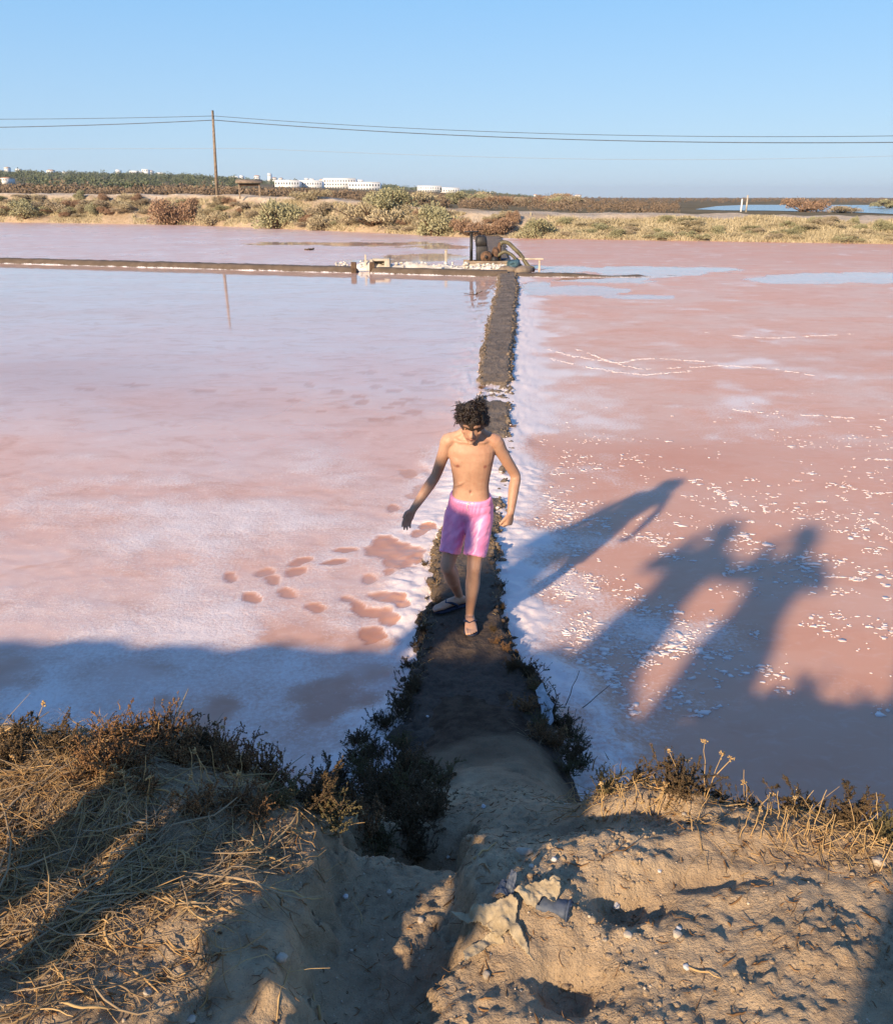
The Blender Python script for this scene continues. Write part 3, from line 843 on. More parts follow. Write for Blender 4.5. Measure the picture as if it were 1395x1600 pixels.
M['rubber_navy'] = simple('rubber_navy', (0.012, 0.016, 0.035), (0.03, 0.04, 0.075), 30, 0.6)
M['eye_dark'] = simple('eye_dark', (0.012, 0.008, 0.006), (0.03, 0.02, 0.015), 60, 0.3)
for k, c1 in (('shirt_blue', (0.10, 0.16, 0.30)), ('shirt_white', (0.62, 0.61, 0.58)), ('shirt_green', (0.10, 0.17, 0.10)), ('shirt_red', (0.35, 0.07, 0.06)), ('denim', (0.05, 0.075, 0.14)), ('khaki', (0.30, 0.23, 0.14))):
    M[k] = simple(k, c1, tuple(min(.9, q * 1.25) for q in c1), 30, 0.85, 0.001, 300)

def paint_face(me, H, s):
    V = co(me)
    def near(p, r): return np.clip(1 - np.linalg.norm(V - p, axis=1) / r, 0, 1)
    lip = np.zeros(len(V))
    for x in np.linspace(-.02, .02, 9):
        lip = np.maximum(lip, near(H(x, .090 - abs(x) * .5, -.065), .011 * s) * 2)
    brow = np.zeros(len(V))
    for sg in (-1, 1):
        for x in np.linspace(.014, .050, 8):
            brow = np.maximum(brow, near(H(sg * x, .094 - (x / .05) ** 2 * .018, .034), .0095 * s) * 2)
        brow = np.maximum(brow, near(H(sg * .011, .106, -.038), .006 * s))
    return V, near, np.clip(lip, 0, 1), np.clip(brow, 0, 1)

def eyes(H, s, parent):
    for sg in (-1, 1):
        link("eye", MB().add(*ellipsoid(H(sg * .032, .074, .008), np.array([.011, .009, .006]) * s, None, 10)).mesh("eye", True), M['eye_dark'], parent)

# ---- the boy
BX, BY = .15, 5.15
boyJ = dict(hipL=(.212, 5.20, .875), hipR=(.088, 5.23, .875), shL=(.293, 5.115, 1.325), shR=(.012, 5.125, 1.33),
            elL=(.422, 5.17, 1.095), elR=(-.066, 5.205, 1.085), wrL=(.392, 5.085, .885), wrR=(-.207, 5.145, .882),
            knL=(.172, 5.075, .525), knR=(.004, 5.17, .490), anL=(.150, 5.115, .195), anR=(.082, 5.365, .205),
            ftL=(.03, -1, 0), ftR=(-.86, -.50, 0), soleL=.135, soleR=.135,
            hdL=(-.16, -.12, -.95), hwL=(-.65, -.75, 0), hpL=(-.75, .65, 0), curlL=((.75, .95, .55), 1.0, .03, .45),
            hdR=(-.48, -.22, -.85), hwR=(-.75, -.60, .1), hpR=(.45, -.75, -.1), curlR=((.22, .30, .2), 1.0, .16, 1.0),
            head=(.150, 5.045, 1.465), face=(-.06, -.91, -.42), up=(.03, -.42, .91))
boy = empty("person", (BX, BY, .12), "boy in pink swim shorts and flip flops walking along the dike looking down", "person")
bl = Vector((BX, BY, .12))
def under(o, parent):          # keeps world coordinates while parenting to an unrotated thing
    o.parent = parent; o.location = -Vector(parent.location); return o
me, H, FR = person_body(boyJ, 1.0, .0048, True, 3)
V, near, lip, brow = paint_face(me, H, 1.0)
P, S, L, upn, lat, lath, fwd = FR
for sg in (-1, 1):
    q = S - upn * .125 + lat * sg * .082; d = V - q; dd = np.linalg.norm(d - np.outer(d @ fwd, fwd), axis=1)
    lip = np.maximum(lip, np.where(d @ fwd > .03, np.clip((.0135 - dd) / .006, 0, 1), 0))
q = P + upn * .155; d = V - q; dl = d @ lat; du = d @ upn
lip = np.maximum(lip, np.where(d @ fwd > .03, np.clip(1.4 - np.hypot(dl / .006, du / .011), 0, 1), 0) * .9)
lip = np.maximum(lip, .25 * np.clip(1 - np.linalg.norm(V - np.array(boyJ['knL']) - np.array([0, -.04, 0]), axis=1) / .05, 0, 1))
nav = np.where(d @ fwd > .03, np.exp(-(dl / .008) ** 2 - (du / .013) ** 2), 0)
mid = np.where(d @ fwd > .03, np.exp(-(dl / .010) ** 2), 0) * sstep(-.02, .05, du) * sstep(.32, .22, du)
setco(me, V - fwd * (nav * .010)[:, None] - fwd * (mid * .0016)[:, None])
attr(me, 'lip', lip); attr(me, 'brow', brow)
under(link("body", me, M['skin']), boy)
for sg in (-1, 1):
    under(link("eye", MB().add(*ellipsoid(H(sg * .030, .0785, .004), (.010, .006, .0035), None, 10)).mesh("eye", True), M['eye_dark']), boy)

# swim shorts
def shorts_mesh(J, s, hemL, hemR, rh=.066, voxel=.006, ease=.017):
    P, S, L, upn, lat, lath, fwd = frame(J)
    mb = MB()
    secs = torso_secs(J, s, ease, -.25, .17)
    w = [q for q in torso_secs(J, s, ease * .6, .15, .25)][0]
    secs.append(w)
    mb.add(*loft(secs, 28))
    for q, hem in (('L', hemL), ('R', hemR)):
        hip = np.array(J['hip' + q], float); kn = np.array(J['kn' + q], float); hem = np.array(hem, float)
        ax = nrm(hem - hip)
        la = nrm(lath - ax * lath.dot(ax)); fw = np.cross(la, ax); fw = fw if fw.dot(fwd) > 0 else -fw
        sg = 1 if q == 'L' else -1
        out = la * sg
        secs = []
        for t, g in ((-.10, .076), (.15, .082), (.4, .078), (.7, .073), (.93, .070), (1.0, .072)):
            g = g * s * rh / .066
            secs.append((hip + (hem - hip) * t + out * .004, la * g, fw * (g * 1.08), .9))
        mb.add(*loft(secs, 24))
    me = remesh(mb, "shorts", voxel, 5)
    V = co(me); N = normals(me)
    # drape: long folds down the legs, gathers under the band, small creases
    a = V @ lath; f = V @ fwd; z = V @ upn; zt = P @ upn + L * .20
    dz = zt - z
    fold = np.sin((a * 62 + f * 30) + 2.2 * np.sin(dz * 9)) * sstep(.03, .12, dz) * .0040
    gath = np.sin(a * 240 + f * 240 + np.sin(a * 30) * 2) * np.exp(-((dz - .045) / .03) ** 2) * .0022
    cr = (fbm(a * 1.0 + f, dz + a * .8, 26, 3, 201) - .5) * .012 * sstep(.03, .08, dz)
    band = sstep(.030, .024, dz) * .0025 - np.exp(-((dz - .030) / .003) ** 2) * .0018
    for hm in (hemL, hemR):
        hh = V @ upn - np.asarray(hm) @ upn
        band = band - np.exp(-((hh - .018) / .003) ** 2) * .0016
    setco(me, V + N * (fold + gath + cr + band)[:, None])
    return me
hemL = np.array((.170, 5.09, .600)); hemR = np.array((.022, 5.185, .590))
me = shorts_mesh(boyJ, 1.0, hemL, hemR)
sh = under(link("swim_shorts", me, M['pink_cloth']), boy)
# draw cord
kn0 = P + upn * L * .185 + fwd * .098
mbc = MB()
for dx, dl in ((-.016, .050), (.018, .060)):
    mbc.add(*tube([kn0 + lat * 0, kn0 + lat * dx + upn * .004 + fwd * .006, kn0 + lat * dx * 1.3 - upn * dl * .5 + fwd * .008, kn0 + lat * dx * .9 - upn * dl + fwd * .006], .0032, 6, sub=3))
for dx in (-.018, .016):
    mbc.add(*tube([kn0 + fwd * .004, kn0 + lat * dx + upn * .010 + fwd * .008, kn0 + lat * dx * 1.2 - upn * .004 + fwd * .008, kn0 + fwd * .004], .003, 6, sub=3))
cord = link("draw_cord", mbc.mesh("draw_cord", True), M['cord_white'], sh)

# flip flops
def flip_flop(an, fd, sole, parent, inner):
    f = nrm([fd[0], fd[1], 0]); l = np.array([-f[1], f[0], 0]); u = np.array([0, 0, 1.0]); A = np.array([an[0], an[1], sole])
    root = bpy.data.objects.new("flip_flop", None); COL.objects.link(root); root.parent = parent
    ol = [(-.072, .012), (-.066, .026), (-.045, .034), (0, .033), (.05, .034), (.10, .043), (.14, .046), (.165, .040), (.180, .026), (.186, .010)]
    secs = [(A + f * t - u * .010, l * w, u * .0095, .35) for t, w in ol]
    so = link("sole", MB().add(*loft(secs, 16)).mesh("sole", True), M['rubber_navy'], root)
    post = A + f * .128 + l * inner * .012 + u * .008
    topp = A + f * .105 + l * inner * .010 + u * .036
    mbs = MB()
    mbs.add(*tube([post, post + u * .016, topp], .0055, 8))
    for sgn in (-1, 1):
        mbs.add(*tube([topp, A + f * .075 + l * sgn * .031 + u * .038, A + f * .038 + l * sgn * .038 + u * .018, A + f * .030 + l * sgn * .034 - u * .004], np.array([.0075, .009, .0085, .007]), 8, sub=3))
    link("strap", mbs.mesh("strap", True), M['rubber_navy'], root)
    root.location = -Vector(parent.location)
    return root
flip_flop(boyJ['anL'], boyJ['ftL'], .135, boy, -1)
flip_flop(boyJ['anR'], boyJ['ftR'], .135, boy, 1)

# curly hair
def hair_mesh(H, s, n=620, seed=3, r=.0048, L=.055, curl=1.0):
    g = np.random.default_rng(seed)
    C = H(0, 0, 0); rv = nrm(H(1, 0, 0) - C); fv = nrm(H(0, 1, 0) - C); uv = nrm(H(0, 0, 1) - C)
    mb = MB()
    R = np.stack([rv, fv, uv], 1)
    # cap
    Vc, Fc = ellipsoid((0, 0, 0), (.077, .096, .097), None, 28)
    Vc = Vc + np.random.default_rng(1).normal(0, .0022, Vc.shape)
    keep = [f for f in Fc if np.mean([Vc[i][2] - .10 * Vc[i][1] * 6 * (Vc[i][1] > 0) * .55 for i in f]) > -.036]
    mb.add(C + (Vc @ R.T) * s + uv * .012 * s, keep)
    d = g.normal(size=(n * 3, 3)); d /= np.linalg.norm(d, axis=1)[:, None]
    ok = (d[:, 2] - 1.15 * np.maximum(d[:, 1], 0) > -.36)
    d = d[ok][:n]; n = len(d)
    base = d * np.array([.072, .091, .095]) + np.array([0, 0, .012])
    K = 12
    tt = np.linspace(0, 1, K)
    cc = g.normal(size=(70, 3)); cc /= np.linalg.norm(cc, axis=1)[:, None]
    ci = np.argmax(d @ cc.T, 1); cdir = g.normal(0, .55, (70, 3)); cln = g.uniform(.6, 1.35, 70)
    out = d * np.array([1, 1, .9]) + cdir[ci] + g.normal(0, .32, (n, 3)) + np.array([0, .10, .22])
    out /= np.linalg.norm(out, axis=1)[:, None]
    a = np.cross(out, g.normal(size=(n, 3))); a /= np.linalg.norm(a, axis=1)[:, None]; b = np.cross(out, a)
    ln = L * g.uniform(.45, 1.15, n) * (.62 + .55 * np.maximum(d[:, 2] + .25, 0)) * (.55 + .9 * fbm(d[:, 0] * 1.0 + 5, d[:, 1] + d[:, 2], 2.6, 2, seed)) * cln[ci]
    ph = g.uniform(0, 6.28, n); tw = g.uniform(4.5, 9, n) * curl; rad = g.uniform(.006, .0115, n)
    Pq = base[:, None] + out[:, None] * (ln[:, None] * tt)[..., None] * .75
    Pq = Pq + (a[:, None] * np.cos(ph[:, None] + tw[:, None] * tt)[..., None] + b[:, None] * np.sin(ph[:, None] + tw[:, None] * tt)[..., None]) * (rad[:, None] * np.minimum(1, tt * 2.5))[..., None]
    Pq[..., 2] -= (tt ** 2 * .012)[None]
    Rr = r * (1 - .65 * tt ** 2)[None] * g.uniform(.7, 1.2, (n, 1))
    Pw = C + (Pq @ R.T) * s
    mb.add(*strands(Pw, Rr * s, 4))
    return mb.mesh("hair", True)
under(link("hair", hair_mesh(H, 1.0, 1300, 3, .0036, .062), M['hair_dark']), boy)

# ---- companions on the bank, just outside the frame, whose shadows fall across the pans
def stander(x, y, height, shirt, trousers, hair, label, face_dir=(.2, 1), pose=0, skin='skin_pale', zoff=0.0):
    s = height / 1.50
    z0 = float(hbank(x, y)) + zoff
    f = nrm([face_dir[0], face_dir[1], 0]); l = np.array([-f[1], f[0], 0])      # l = the person's left
    def W(a, b, c): return tuple(np.array([x, y, z0]) + (l * a + f * b) * s + np.array([0, 0, c * s]))
    J = dict(hipL=W(.07, 0, .79), hipR=W(-.07, 0, .79), shL=W(.145, 0, 1.22), shR=W(-.145, 0, 1.22),
             knL=W(.085, .02, .44), knR=W(-.085, .01, .44), anL=W(.095, -.01, .07), anR=W(-.095, -.02, .07),
             ftL=f + l * .2, ftR=f - l * .2, soleL=z0 + .005, soleR=z0 + .005,
             head=W(0, .03, 1.395), face=tuple(f - np.array([0, 0, .15])), up=(0, 0, 1))
    if pose == 0:
        J.update(elL=W(.20, -.03, .97), elR=W(-.20, -.03, .97), wrL=W(.20, .05, .76), wrR=W(-.20, .05, .76),
                 hdL=tuple(np.array([0, 0, -1.]) + f * .2), hdR=tuple(np.array([0, 0, -1.]) + f * .2), hwL=f, hwR=f, hpL=-l, hpR=l)
    else:
        J.update(elL=W(.25, .10, 1.05), elR=W(-.25, .10, 1.05), wrL=W(.13, .22, 1.20), wrR=W(-.13, .22, 1.20),
                 hdL=tuple(-l * .4 + f * .3 + np.array([0, 0, .9])), hdR=tuple(l * .4 + f * .3 + np.array([0, 0, .9])), hwL=-l, hwR=l, hpL=-f, hpR=-f)
    e = empty("person", (x, y, z0), label, "person", "people standing on the near bank")
    me, H, FR = person_body(J, s, .011, False, 3)
    V, near, lip, brow = paint_face(me, H, s)
    attr(me, 'lip', lip); attr(me, 'brow', brow)
    under(link("body", me, M[skin]), e)
    for sg in (-1, 1):
        under(link("eye", MB().add(*ellipsoid(H(sg * .030, .078, .006), np.array((.012, .010, .0065)) * s, None, 10)).mesh("eye", True), M['eye_dark']), e)
    P, S, L, upn, lat, lath, fwd = FR
    mb = MB(); mb.add(*loft(torso_secs(J, s, .022 * s, -.15, 1.08), 22))
    for q in ('L', 'R'):
        sh_, el_ = np.array(J['sh' + q]), np.array(J['el' + q]); sg = 1 if q == 'L' else -1
        mb.add(*tube([sh_ - lat * sg * .05 * s, sh_ + upn * .008 * s, sh_ + (el_ - sh_) * .4, sh_ + (el_ - sh_) * .75], np.array([.058, .068, .068, .072]) * s, 14))
    under(link("shirt", remesh(mb, "shirt", .012, 4), M[shirt]), e)
    me = shorts_mesh(J, s, W(.10, .02, .36), W(-.10, .01, .36), .080, .012, .02)
    under(link("shorts", me, M[trousers]), e)
    under(link("hair", hair_mesh(H, s, 420, int(height * 100), .006, .05, .5), M[hair]), e)
    return e
stander(-2.32, 1.50, 1.64, 'shirt_white', 'denim', 'hair_brown', "companion in white shirt standing farthest left beside the camera, shadow reaching the boy's legs", (.5, .86), 0)
stander(-1.50, .80, 1.78, 'shirt_blue', 'khaki', 'hair_dark', "companion in blue shirt just left of frame, casting the middle shadow on the right pan", (.35, .93), 1)
stander(-1.0, .42, 1.92, 'shirt_green', 'denim', 'hair_brown', "companion in green shirt nearest the camera, casting the blurred rightmost shadow on the right pan", (.25, .96), 1)
stander(.0, -.36, 1.80, 'shirt_red', 'khaki', 'hair_dark', "photographer in red shirt behind the camera, casting the straight shadow at the lower right corner", (0, 1), 1)

# ================================================================== FAR OBJECTS
def pole_mesh(h, r0, r1):
    return MB().add(*tube([(0, 0, -.5), (0, 0, h * .5), (0, 0, h)], [r0, (r0 + r1) / 2, r1], 10)).mesh("pole", True)
def utility_pole(loc, h, label, lean=0.0, group=None):
    e = empty("utility_pole", loc, label, "utility pole", group)
    e.rotation_euler = (0, lean, 0)
    link("pole", pole_mesh(h, .19, .12), M['wood_grey'], e)
    for z, dx in ((h - .25, .28), (h - .75, .26)):
        mb = MB()
        mb.add(*tube([(0, -.10, z), (dx * .2, -.2, z), (dx * .35, -.22, z + .12)], .03, 6))
        mb.add(*ellipsoid((dx * .35, -.22, z + .18), (.07, .07, .10), None, 8))
        link("insulator", mb.mesh("insulator", True), M['black_metal'], e)
    link("cap", MB().add(*tube([(0, 0, h), (0, 0, h + .05)], [.14, .05], 10)).mesh("cap", True), M['black_metal'], e)
    return e
ux, uy, uz = hit(342, 311, hfar, 60, 140)
PX, PY = -.2576 * 97, 97 * 1.055
px, py, _ = gp(342, 308.0, 2.69) if False else (PX, PY, 0)
pz = float(hfar(px, py))
utility_pole((px, py, pz), 11.35 - pz, "weathered wooden utility pole standing on the far bank track", math.radians(1.7))
utility_pole((62, 84, .6), 8.2, "utility pole out of frame at the right end of the overhead wires", 0)
utility_pole((-110, 120, 2.9), 10.6, "utility pole out of frame at the left end of the overhead wires", 0)
def wire(a, b, zf, name, label, r, mat, n=60):
    t = np.linspace(0, 1, n); a = np.array(a, float); b = np.array(b, float)
    p = np.stack([a[0] + (b[0] - a[0]) * t, a[1] + (b[1] - a[1]) * t, zf(t)], -1)
    o = link(name, MB().add(*tube(p, r, 5)).mesh(name, True), mat)
    return tag(o, label, "wire", "overhead wires")
tx = px + (-.9 / 57.3) * 0
wire((px + .31, py), (62, 84), lambda t: 10.85 - 7.4 * t + 4.9 * t * t, "overhead_wire", "upper of the two wires running right from the wooden pole", .026, M['wire'])
wire((px + .31, py), (62, 84), lambda t: 10.45 - 7.6 * t + 4.9 * t * t, "overhead_wire", "lower thicker wire running right from the wooden pole", .038, M['wire'])
wire((px + .31, py), (-110, 120), lambda t: 10.85 - .6 * t + 3 * t * t, "overhead_wire", "upper of the two wires running left from the wooden pole", .026, M['wire'])
wire((px + .31, py), (-110, 120), lambda t: 10.45 - 2.4 * t + 4.2 * t * t, "overhead_wire", "lower thicker wire running left from the wooden pole", .038, M['wire'])
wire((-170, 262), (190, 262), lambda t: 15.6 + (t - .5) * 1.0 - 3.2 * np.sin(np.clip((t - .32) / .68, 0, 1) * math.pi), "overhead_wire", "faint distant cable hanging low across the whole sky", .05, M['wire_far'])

# wooden information board with a little roof on the track
ix, iy, iz = hit(391, 309, hfar, 60, 140)
e = empty("notice_board", (ix, iy, iz), "roofed wooden notice board on two posts beside the utility pole", "notice board", rz=.1)
for dx in (-1.0, 1.0):
    link("post", MB().add(*bbox_bevel((dx, 0, .75), (.16, .16, 1.7), .02)).mesh("post"), M['wood_grey'], e)
link("panel", MB().add(*bbox_bevel((0, 0, 1.22), (1.9, .08, .25), .01)).mesh("panel"), M['wood_dark'], e)
Vr = np.array([[-1.3, -.5, 1.45], [1.3, -.5, 1.45], [1.3, 0, 1.72], [-1.3, 0, 1.72], [-1.3, .5, 1.45], [1.3, .5, 1.45]])
Vr = np.vstack([Vr, Vr - [0, 0, .07]])
link("roof", MB().add(Vr, [[0, 1, 2, 3], [3, 2, 5, 4], [7, 6, 9, 8], [8, 9, 10, 11], [0, 6, 7, 1], [5, 11, 10, 4], [0, 3, 9, 6], [3, 4, 10, 9], [1, 7, 8, 2], [2, 8, 11, 5]]).mesh("roof"), M['wood_grey'], e)

# posts by the lagoon
for u, v, h, mt, lb in ((1157, 331, 1.3, 'white_paint', "white marker post left of the pair before the lagoon"), (1165, 331.5, 1.7, 'concrete', "thin grey marker post right of the pair before the lagoon")):
    x, y, z = hit(u, v, hfar, 50, 400)
    e = empty("marker_post", (x, y, z), lb, "post")
    hh = h * y / 100
    link("shaft", MB().add(*tube([(0, 0, -.2), (0, 0, hh)], [.10 * y / 100, .08 * y / 100], 8)).mesh("shaft", True), M[mt], e)
    link("cap", MB().add(*tube([(0, 0, hh), (0, 0, hh + .05)], [.09 * y / 100, .03 * y / 100], 8)).mesh("cap", True), M['concrete'], e)

# white hotel blocks and houses on the left horizon
def block(u0, u1, vt, vb, Dy, label, storeys=2, nwin=10, group=None, roof=None, depth=14, name="hotel_block", cat="building"):
    x0, _, z0 = ray(u0, vb) * (Dy / ray(u0, vb)[1]); x1 = (ray(u1, vb) * (Dy / ray(u1, vb)[1]))[0]
    zb = CAM_H + z0; zt = CAM_H + (ray(u0, vt) * (Dy / ray(u0, vt)[1]))[2]
    w = x1 - x0; h = zt - zb
    gz = min(float(hfar((x0 + x1) / 2, Dy)), zb)
    e = empty(name, ((x0 + x1) / 2, Dy, gz), label, cat, group)
    b0 = 0; b1 = zt - gz
    link("wall", MB().add(*box((0, depth / 2, (b0 + b1) / 2), (w, depth, b1 - b0))).mesh("wall"), M['white_paint'], e)
    if roof == 'tile':
        V = np.array([[-w / 2 - .3, -.3, b1], [w / 2 + .3, -.3, b1], [w / 2 + .3, depth + .3, b1], [-w / 2 - .3, depth + .3, b1], [-w / 2 + w * .2, depth / 2, b1 + h * .3], [w / 2 - w * .2, depth / 2, b1 + h * .3]])
        link("roof", MB().add(V, [[0, 1, 5, 4], [2, 3, 4, 5], [1, 2, 5], [3, 0, 4], [3, 2, 1, 0]]).mesh("roof"), M['roof_tile'], e)
    else:
        link("parapet", MB().add(*box((0, .15, b1 + .35), (w, .3, .7))).mesh("parapet"), M['white_paint'], e)
    if nwin:
        ww = w / nwin * .42; wh = h / storeys * .48
        wm = MB().add(*box((0, 0, 0), (ww, .12, wh))).mesh("window"); wm.materials.append(M['pane'])
        for s_ in range(storeys):
            for k in range(nwin):
                o = bpy.data.objects.new("window", wm); COL.objects.link(o); o.parent = e
                o.location = (-w / 2 + (k + .5) * w / nwin, -.04, b1 - h + h * (s_ + .5) / storeys)
    return e
block(430, 468, 283, 297, 640, "white hotel block with dark openings at the hotel's left end, right of the notice board", 2, 9)
block(468, 503, 283.5, 297, 652, "white hotel block with a flat parapet, second from the left of the hotel", 2, 9)
block(506, 556, 280, 296, 700, "tall white hotel block set back in the middle of the hotel", 3, 12)
block(545, 594, 286, 299, 660, "white hotel block with open terraces at the right end of the hotel", 2, 11)
block(652, 690, 291.5, 300, 900, "long low white building right of the hotel, its left half", 2, 10)
block(688, 718, 294.5, 300.5, 900, "long low white building right of the hotel, its right half", 1, 8)
hs = np.random.default_rng(12)
for i in range(46):
    u = hs.uniform(-40, 560) if i < 36 else hs.uniform(560, 900)
    kk = (u - PW / 2) / FPX / 1.05
    Dy = hs.uniform(1150, 1700)
    vb = 308.6 - (float(hfar(kk * Dy, Dy)) - 2.7 + (hs.uniform(5, 11) if u < 560 else hs.uniform(0, 3))) / Dy * FPX / .95
    w = hs.uniform(4, 11); h = hs.uniform(2.5, 5) if u < 560 else hs.uniform(1.5, 2.6)
    block(u, u + w, vb - h, vb + .4, Dy, "small white house among the trees along the distant hill", 1, 3, "white houses on the distant hill", 'tile' if i % 3 == 0 else None, 9, "hill_house", "house")
block(2, 12, 278, 283.5, 500, "white house low on the hill at the left edge of the photo", 1, 3, None, 'tile', 9, "hill_house", "house")
block(333, 341, 283, 288, 620, "lone white house just left of the utility pole below the wooded hill", 1, 3, None, 'tile', 9, "hill_house", "house")

# woods on the hills, scrub on the plain: one mass each
def lumps(P, R, g, hfac=.8):
    ico = bmesh.new(); bmesh.ops.create_icosphere(ico, subdivisions=1, radius=1)
    IV = np.array([v.co[:] for v in ico.verts]); IF = np.array([[v.index for v in f.verts] for f in ico.faces]); ico.free()
    n = len(P)
    V = IV[None] * (1 + g.uniform(-.35, .35, (n, len(IV), 1))) * R[:, None, None] * np.array([1, 1, hfac])
    V = V + P[:, None] + np.array([0, 0, .35])[None, None] * R[:, None, None]
    F = IF[None] + (np.arange(n) * len(IV))[:, None, None]
    return V.reshape(-1, 3), F.reshape(-1, 3)
def leafcloud(P, R, g, per, leaf, hf=.8):
    n = len(P); i = np.repeat(np.arange(n), per); m = len(i)
    d = g.normal(size=(m, 3)); d /= np.linalg.norm(d, axis=1)[:, None]
    lobe = g.normal(0, .45, (n, 4, 3)); lobe[..., 2] = np.abs(lobe[..., 2]) * .8
    c = lobe[i, g.integers(0, 4, m)]
    p = P[i] + (c + d * .55 * (g.random(m) ** .35)[:, None]) * R[i][:, None] * np.array([1, 1, hf]) + np.array([0, 0, .35]) * R[i][:, None]
    ax = d + g.normal(0, .7, (m, 3)) + np.array([0, 0, .3]); ax /= np.linalg.norm(ax, axis=1)[:, None]
    b = np.cross(ax, g.normal(size=(m, 3))); b /= np.linalg.norm(b, axis=1)[:, None]
    L = (leaf * R[i] * g.uniform(.6, 1.5, m))[:, None]
    V = np.stack([p - b * L * .3, p + ax * L * .5 + b * L * .35, p + ax * L, p + ax * L * .5 - b * L * .35], 1).reshape(-1, 3)
    return V, np.arange(m * 4).reshape(m, 4)
g = np.random.default_rng(21)
n = 5200
k = g.uniform(-.75, .10, n); D = 260 + 1500 * g.random(n) ** .8
keep = (fbm(k * 40, D / 90, 1, 3, 5) > .44) | (D > 1000)
keep &= ~((k > -.215) & (k < -.06) & (D < 760)) & ~((k > -.05) & (D < 1000))
k = k[keep]; D = D[keep]; x = k * D; y = D
z = hfar(x, y)
R = g.uniform(.8, 3.0, len(x)) * np.interp(k, [-.5, -.1, .1], [1.25, 1.0, .8]) * np.interp(D, [260, 1700], [.7, 1.35])
mb = MB()
mb.add(*leafcloud(np.stack([x, y, z], -1), R * 1.15, g, 80, .31, 1.0))
tag(mb.build("hill_wood", M['hill_wood']), "dark green wood covering the distant hills behind the salt pans", "wood", kind='stuff')
n = 5200
k = g.uniform(-.8, .8, n); D = np.where(k < .03, np.interp(g.random(n), [0, .5, 1], [112, 170, 420]), np.interp(g.random(n), [0, .5, 1], [90, 300, 1400]))
y = D; x = k * D; z = hfar(x, y)
U, Vv = proj(x, y, z)
keep = ((k < .0) & (D > np.interp(k, [-.8, -.3, -.1, 0], [175, 118, 100, 95]))) | ((k > 0) & (U > 720) & (D > 330)) | ((U > 720) & (U < 1080) & (D > 120) & (D < 330))
keep &= ~((U > 1060) & (Vv > 317.5) & (Vv < 340))
x, y, z, k = x[keep], y[keep], z[keep], k[keep]
R = g.uniform(.35, .85, len(x)) * np.interp(y, [90, 400, 1400], [.95, 1.5, 2.6]) * np.interp(k, [-.4, 0, .3], [1.25, .9, .75])
mb = MB()
mb.add(*leafcloud(np.stack([x, y, z], -1), R * 1.35, g, 100, .24, .8))
tag(mb.build("scrub", M['scrub']), "brown low scrub covering the plain behind the far bank", "scrub", kind='stuff')

# shrubs on the far bank
def bush_mesh(name, n, leaf, seed, flat=.8, wild=.8):
    g = np.random.default_rng(seed)
    nl = 9
    lc = g.normal(0, .42, (nl, 3)); lc[:, 2] = g.uniform(.05, .55, nl); lr = g.uniform(.28, .52, nl)
    i = g.integers(0, nl, n)
    d = g.normal(size=(n, 3)); d /= np.linalg.norm(d, axis=1)[:, None]; d[:, 2] = np.abs(d[:, 2]) * 1.1 - .25
    p = lc[i] + d * lr[i][:, None] * (g.random(n) ** .4)[:, None]
    p[:, 2] = np.maximum(p[:, 2], .0) * flat
    ax = d + g.normal(0, wild, (n, 3)) + np.array([0, 0, .5]); ax /= np.linalg.norm(ax, axis=1)[:, None]
    b = np.cross(ax, g.normal(size=(n, 3))); b /= np.linalg.norm(b, axis=1)[:, None]
    Ls = leaf * g.uniform(.6, 1.5, n)[:, None]
    w = Ls * .26
    V = np.stack([p, p + ax * Ls * .5 + b * w, p + ax * Ls, p + ax * Ls * .5 - b * w], 1).reshape(-1, 3)
    F = np.arange(n * 4).reshape(n, 4)
    return MB().add(V, F).mesh(name)
def stem_mesh(seed):
    g = np.random.default_rng(seed); n = 16; t = np.linspace(0, 1, 4)
    e = np.stack([g.normal(0, .45, n), g.normal(0, .45, n), g.uniform(.3, .8, n)], -1)
    P = e[:, None] * (t ** np.array(1.0))[None, :, None]; P[..., 2] -= .05
    return MB().add(*strands(P, (.035 * (1 - .8 * t))[None].repeat(n, 0), 4)).mesh("stem")
FAR = {}
for q, mt in (('green', 'foliage_green'), ('gold', 'foliage_gold'), ('rust', 'foliage_rust'), ('grey', 'foliage_grey')):
    for i in range(2):
        me = bush_mesh("foliage", 4800, .066, 40 + i * 7 + len(q), .8 if i else .95); me.materials.append(M[mt])
        sm = stem_mesh(60 + i); sm.materials.append(M['twig'])
        FAR[q, i] = (me, sm)
def far_shrub(u, v, wpx, hpx, kind, label, group=None, var=None, loc=None, name="shrub"):
    if loc is None: loc = hit(u, v, hfar, 40, 600)
    sc = wpx / FPX * loc[1] * .56; sz = hpx / FPX * loc[1] * 1.15
    e = empty(name, loc, label, "shrub", group, rz=random.uniform(0, 6.28))
    e.scale = (sc, sc, sz)
    me, sm = FAR[kind, random.randint(0, 1) if var is None else var]
    link("foliage", me, None, e); link("stem", sm, None, e)
    return e
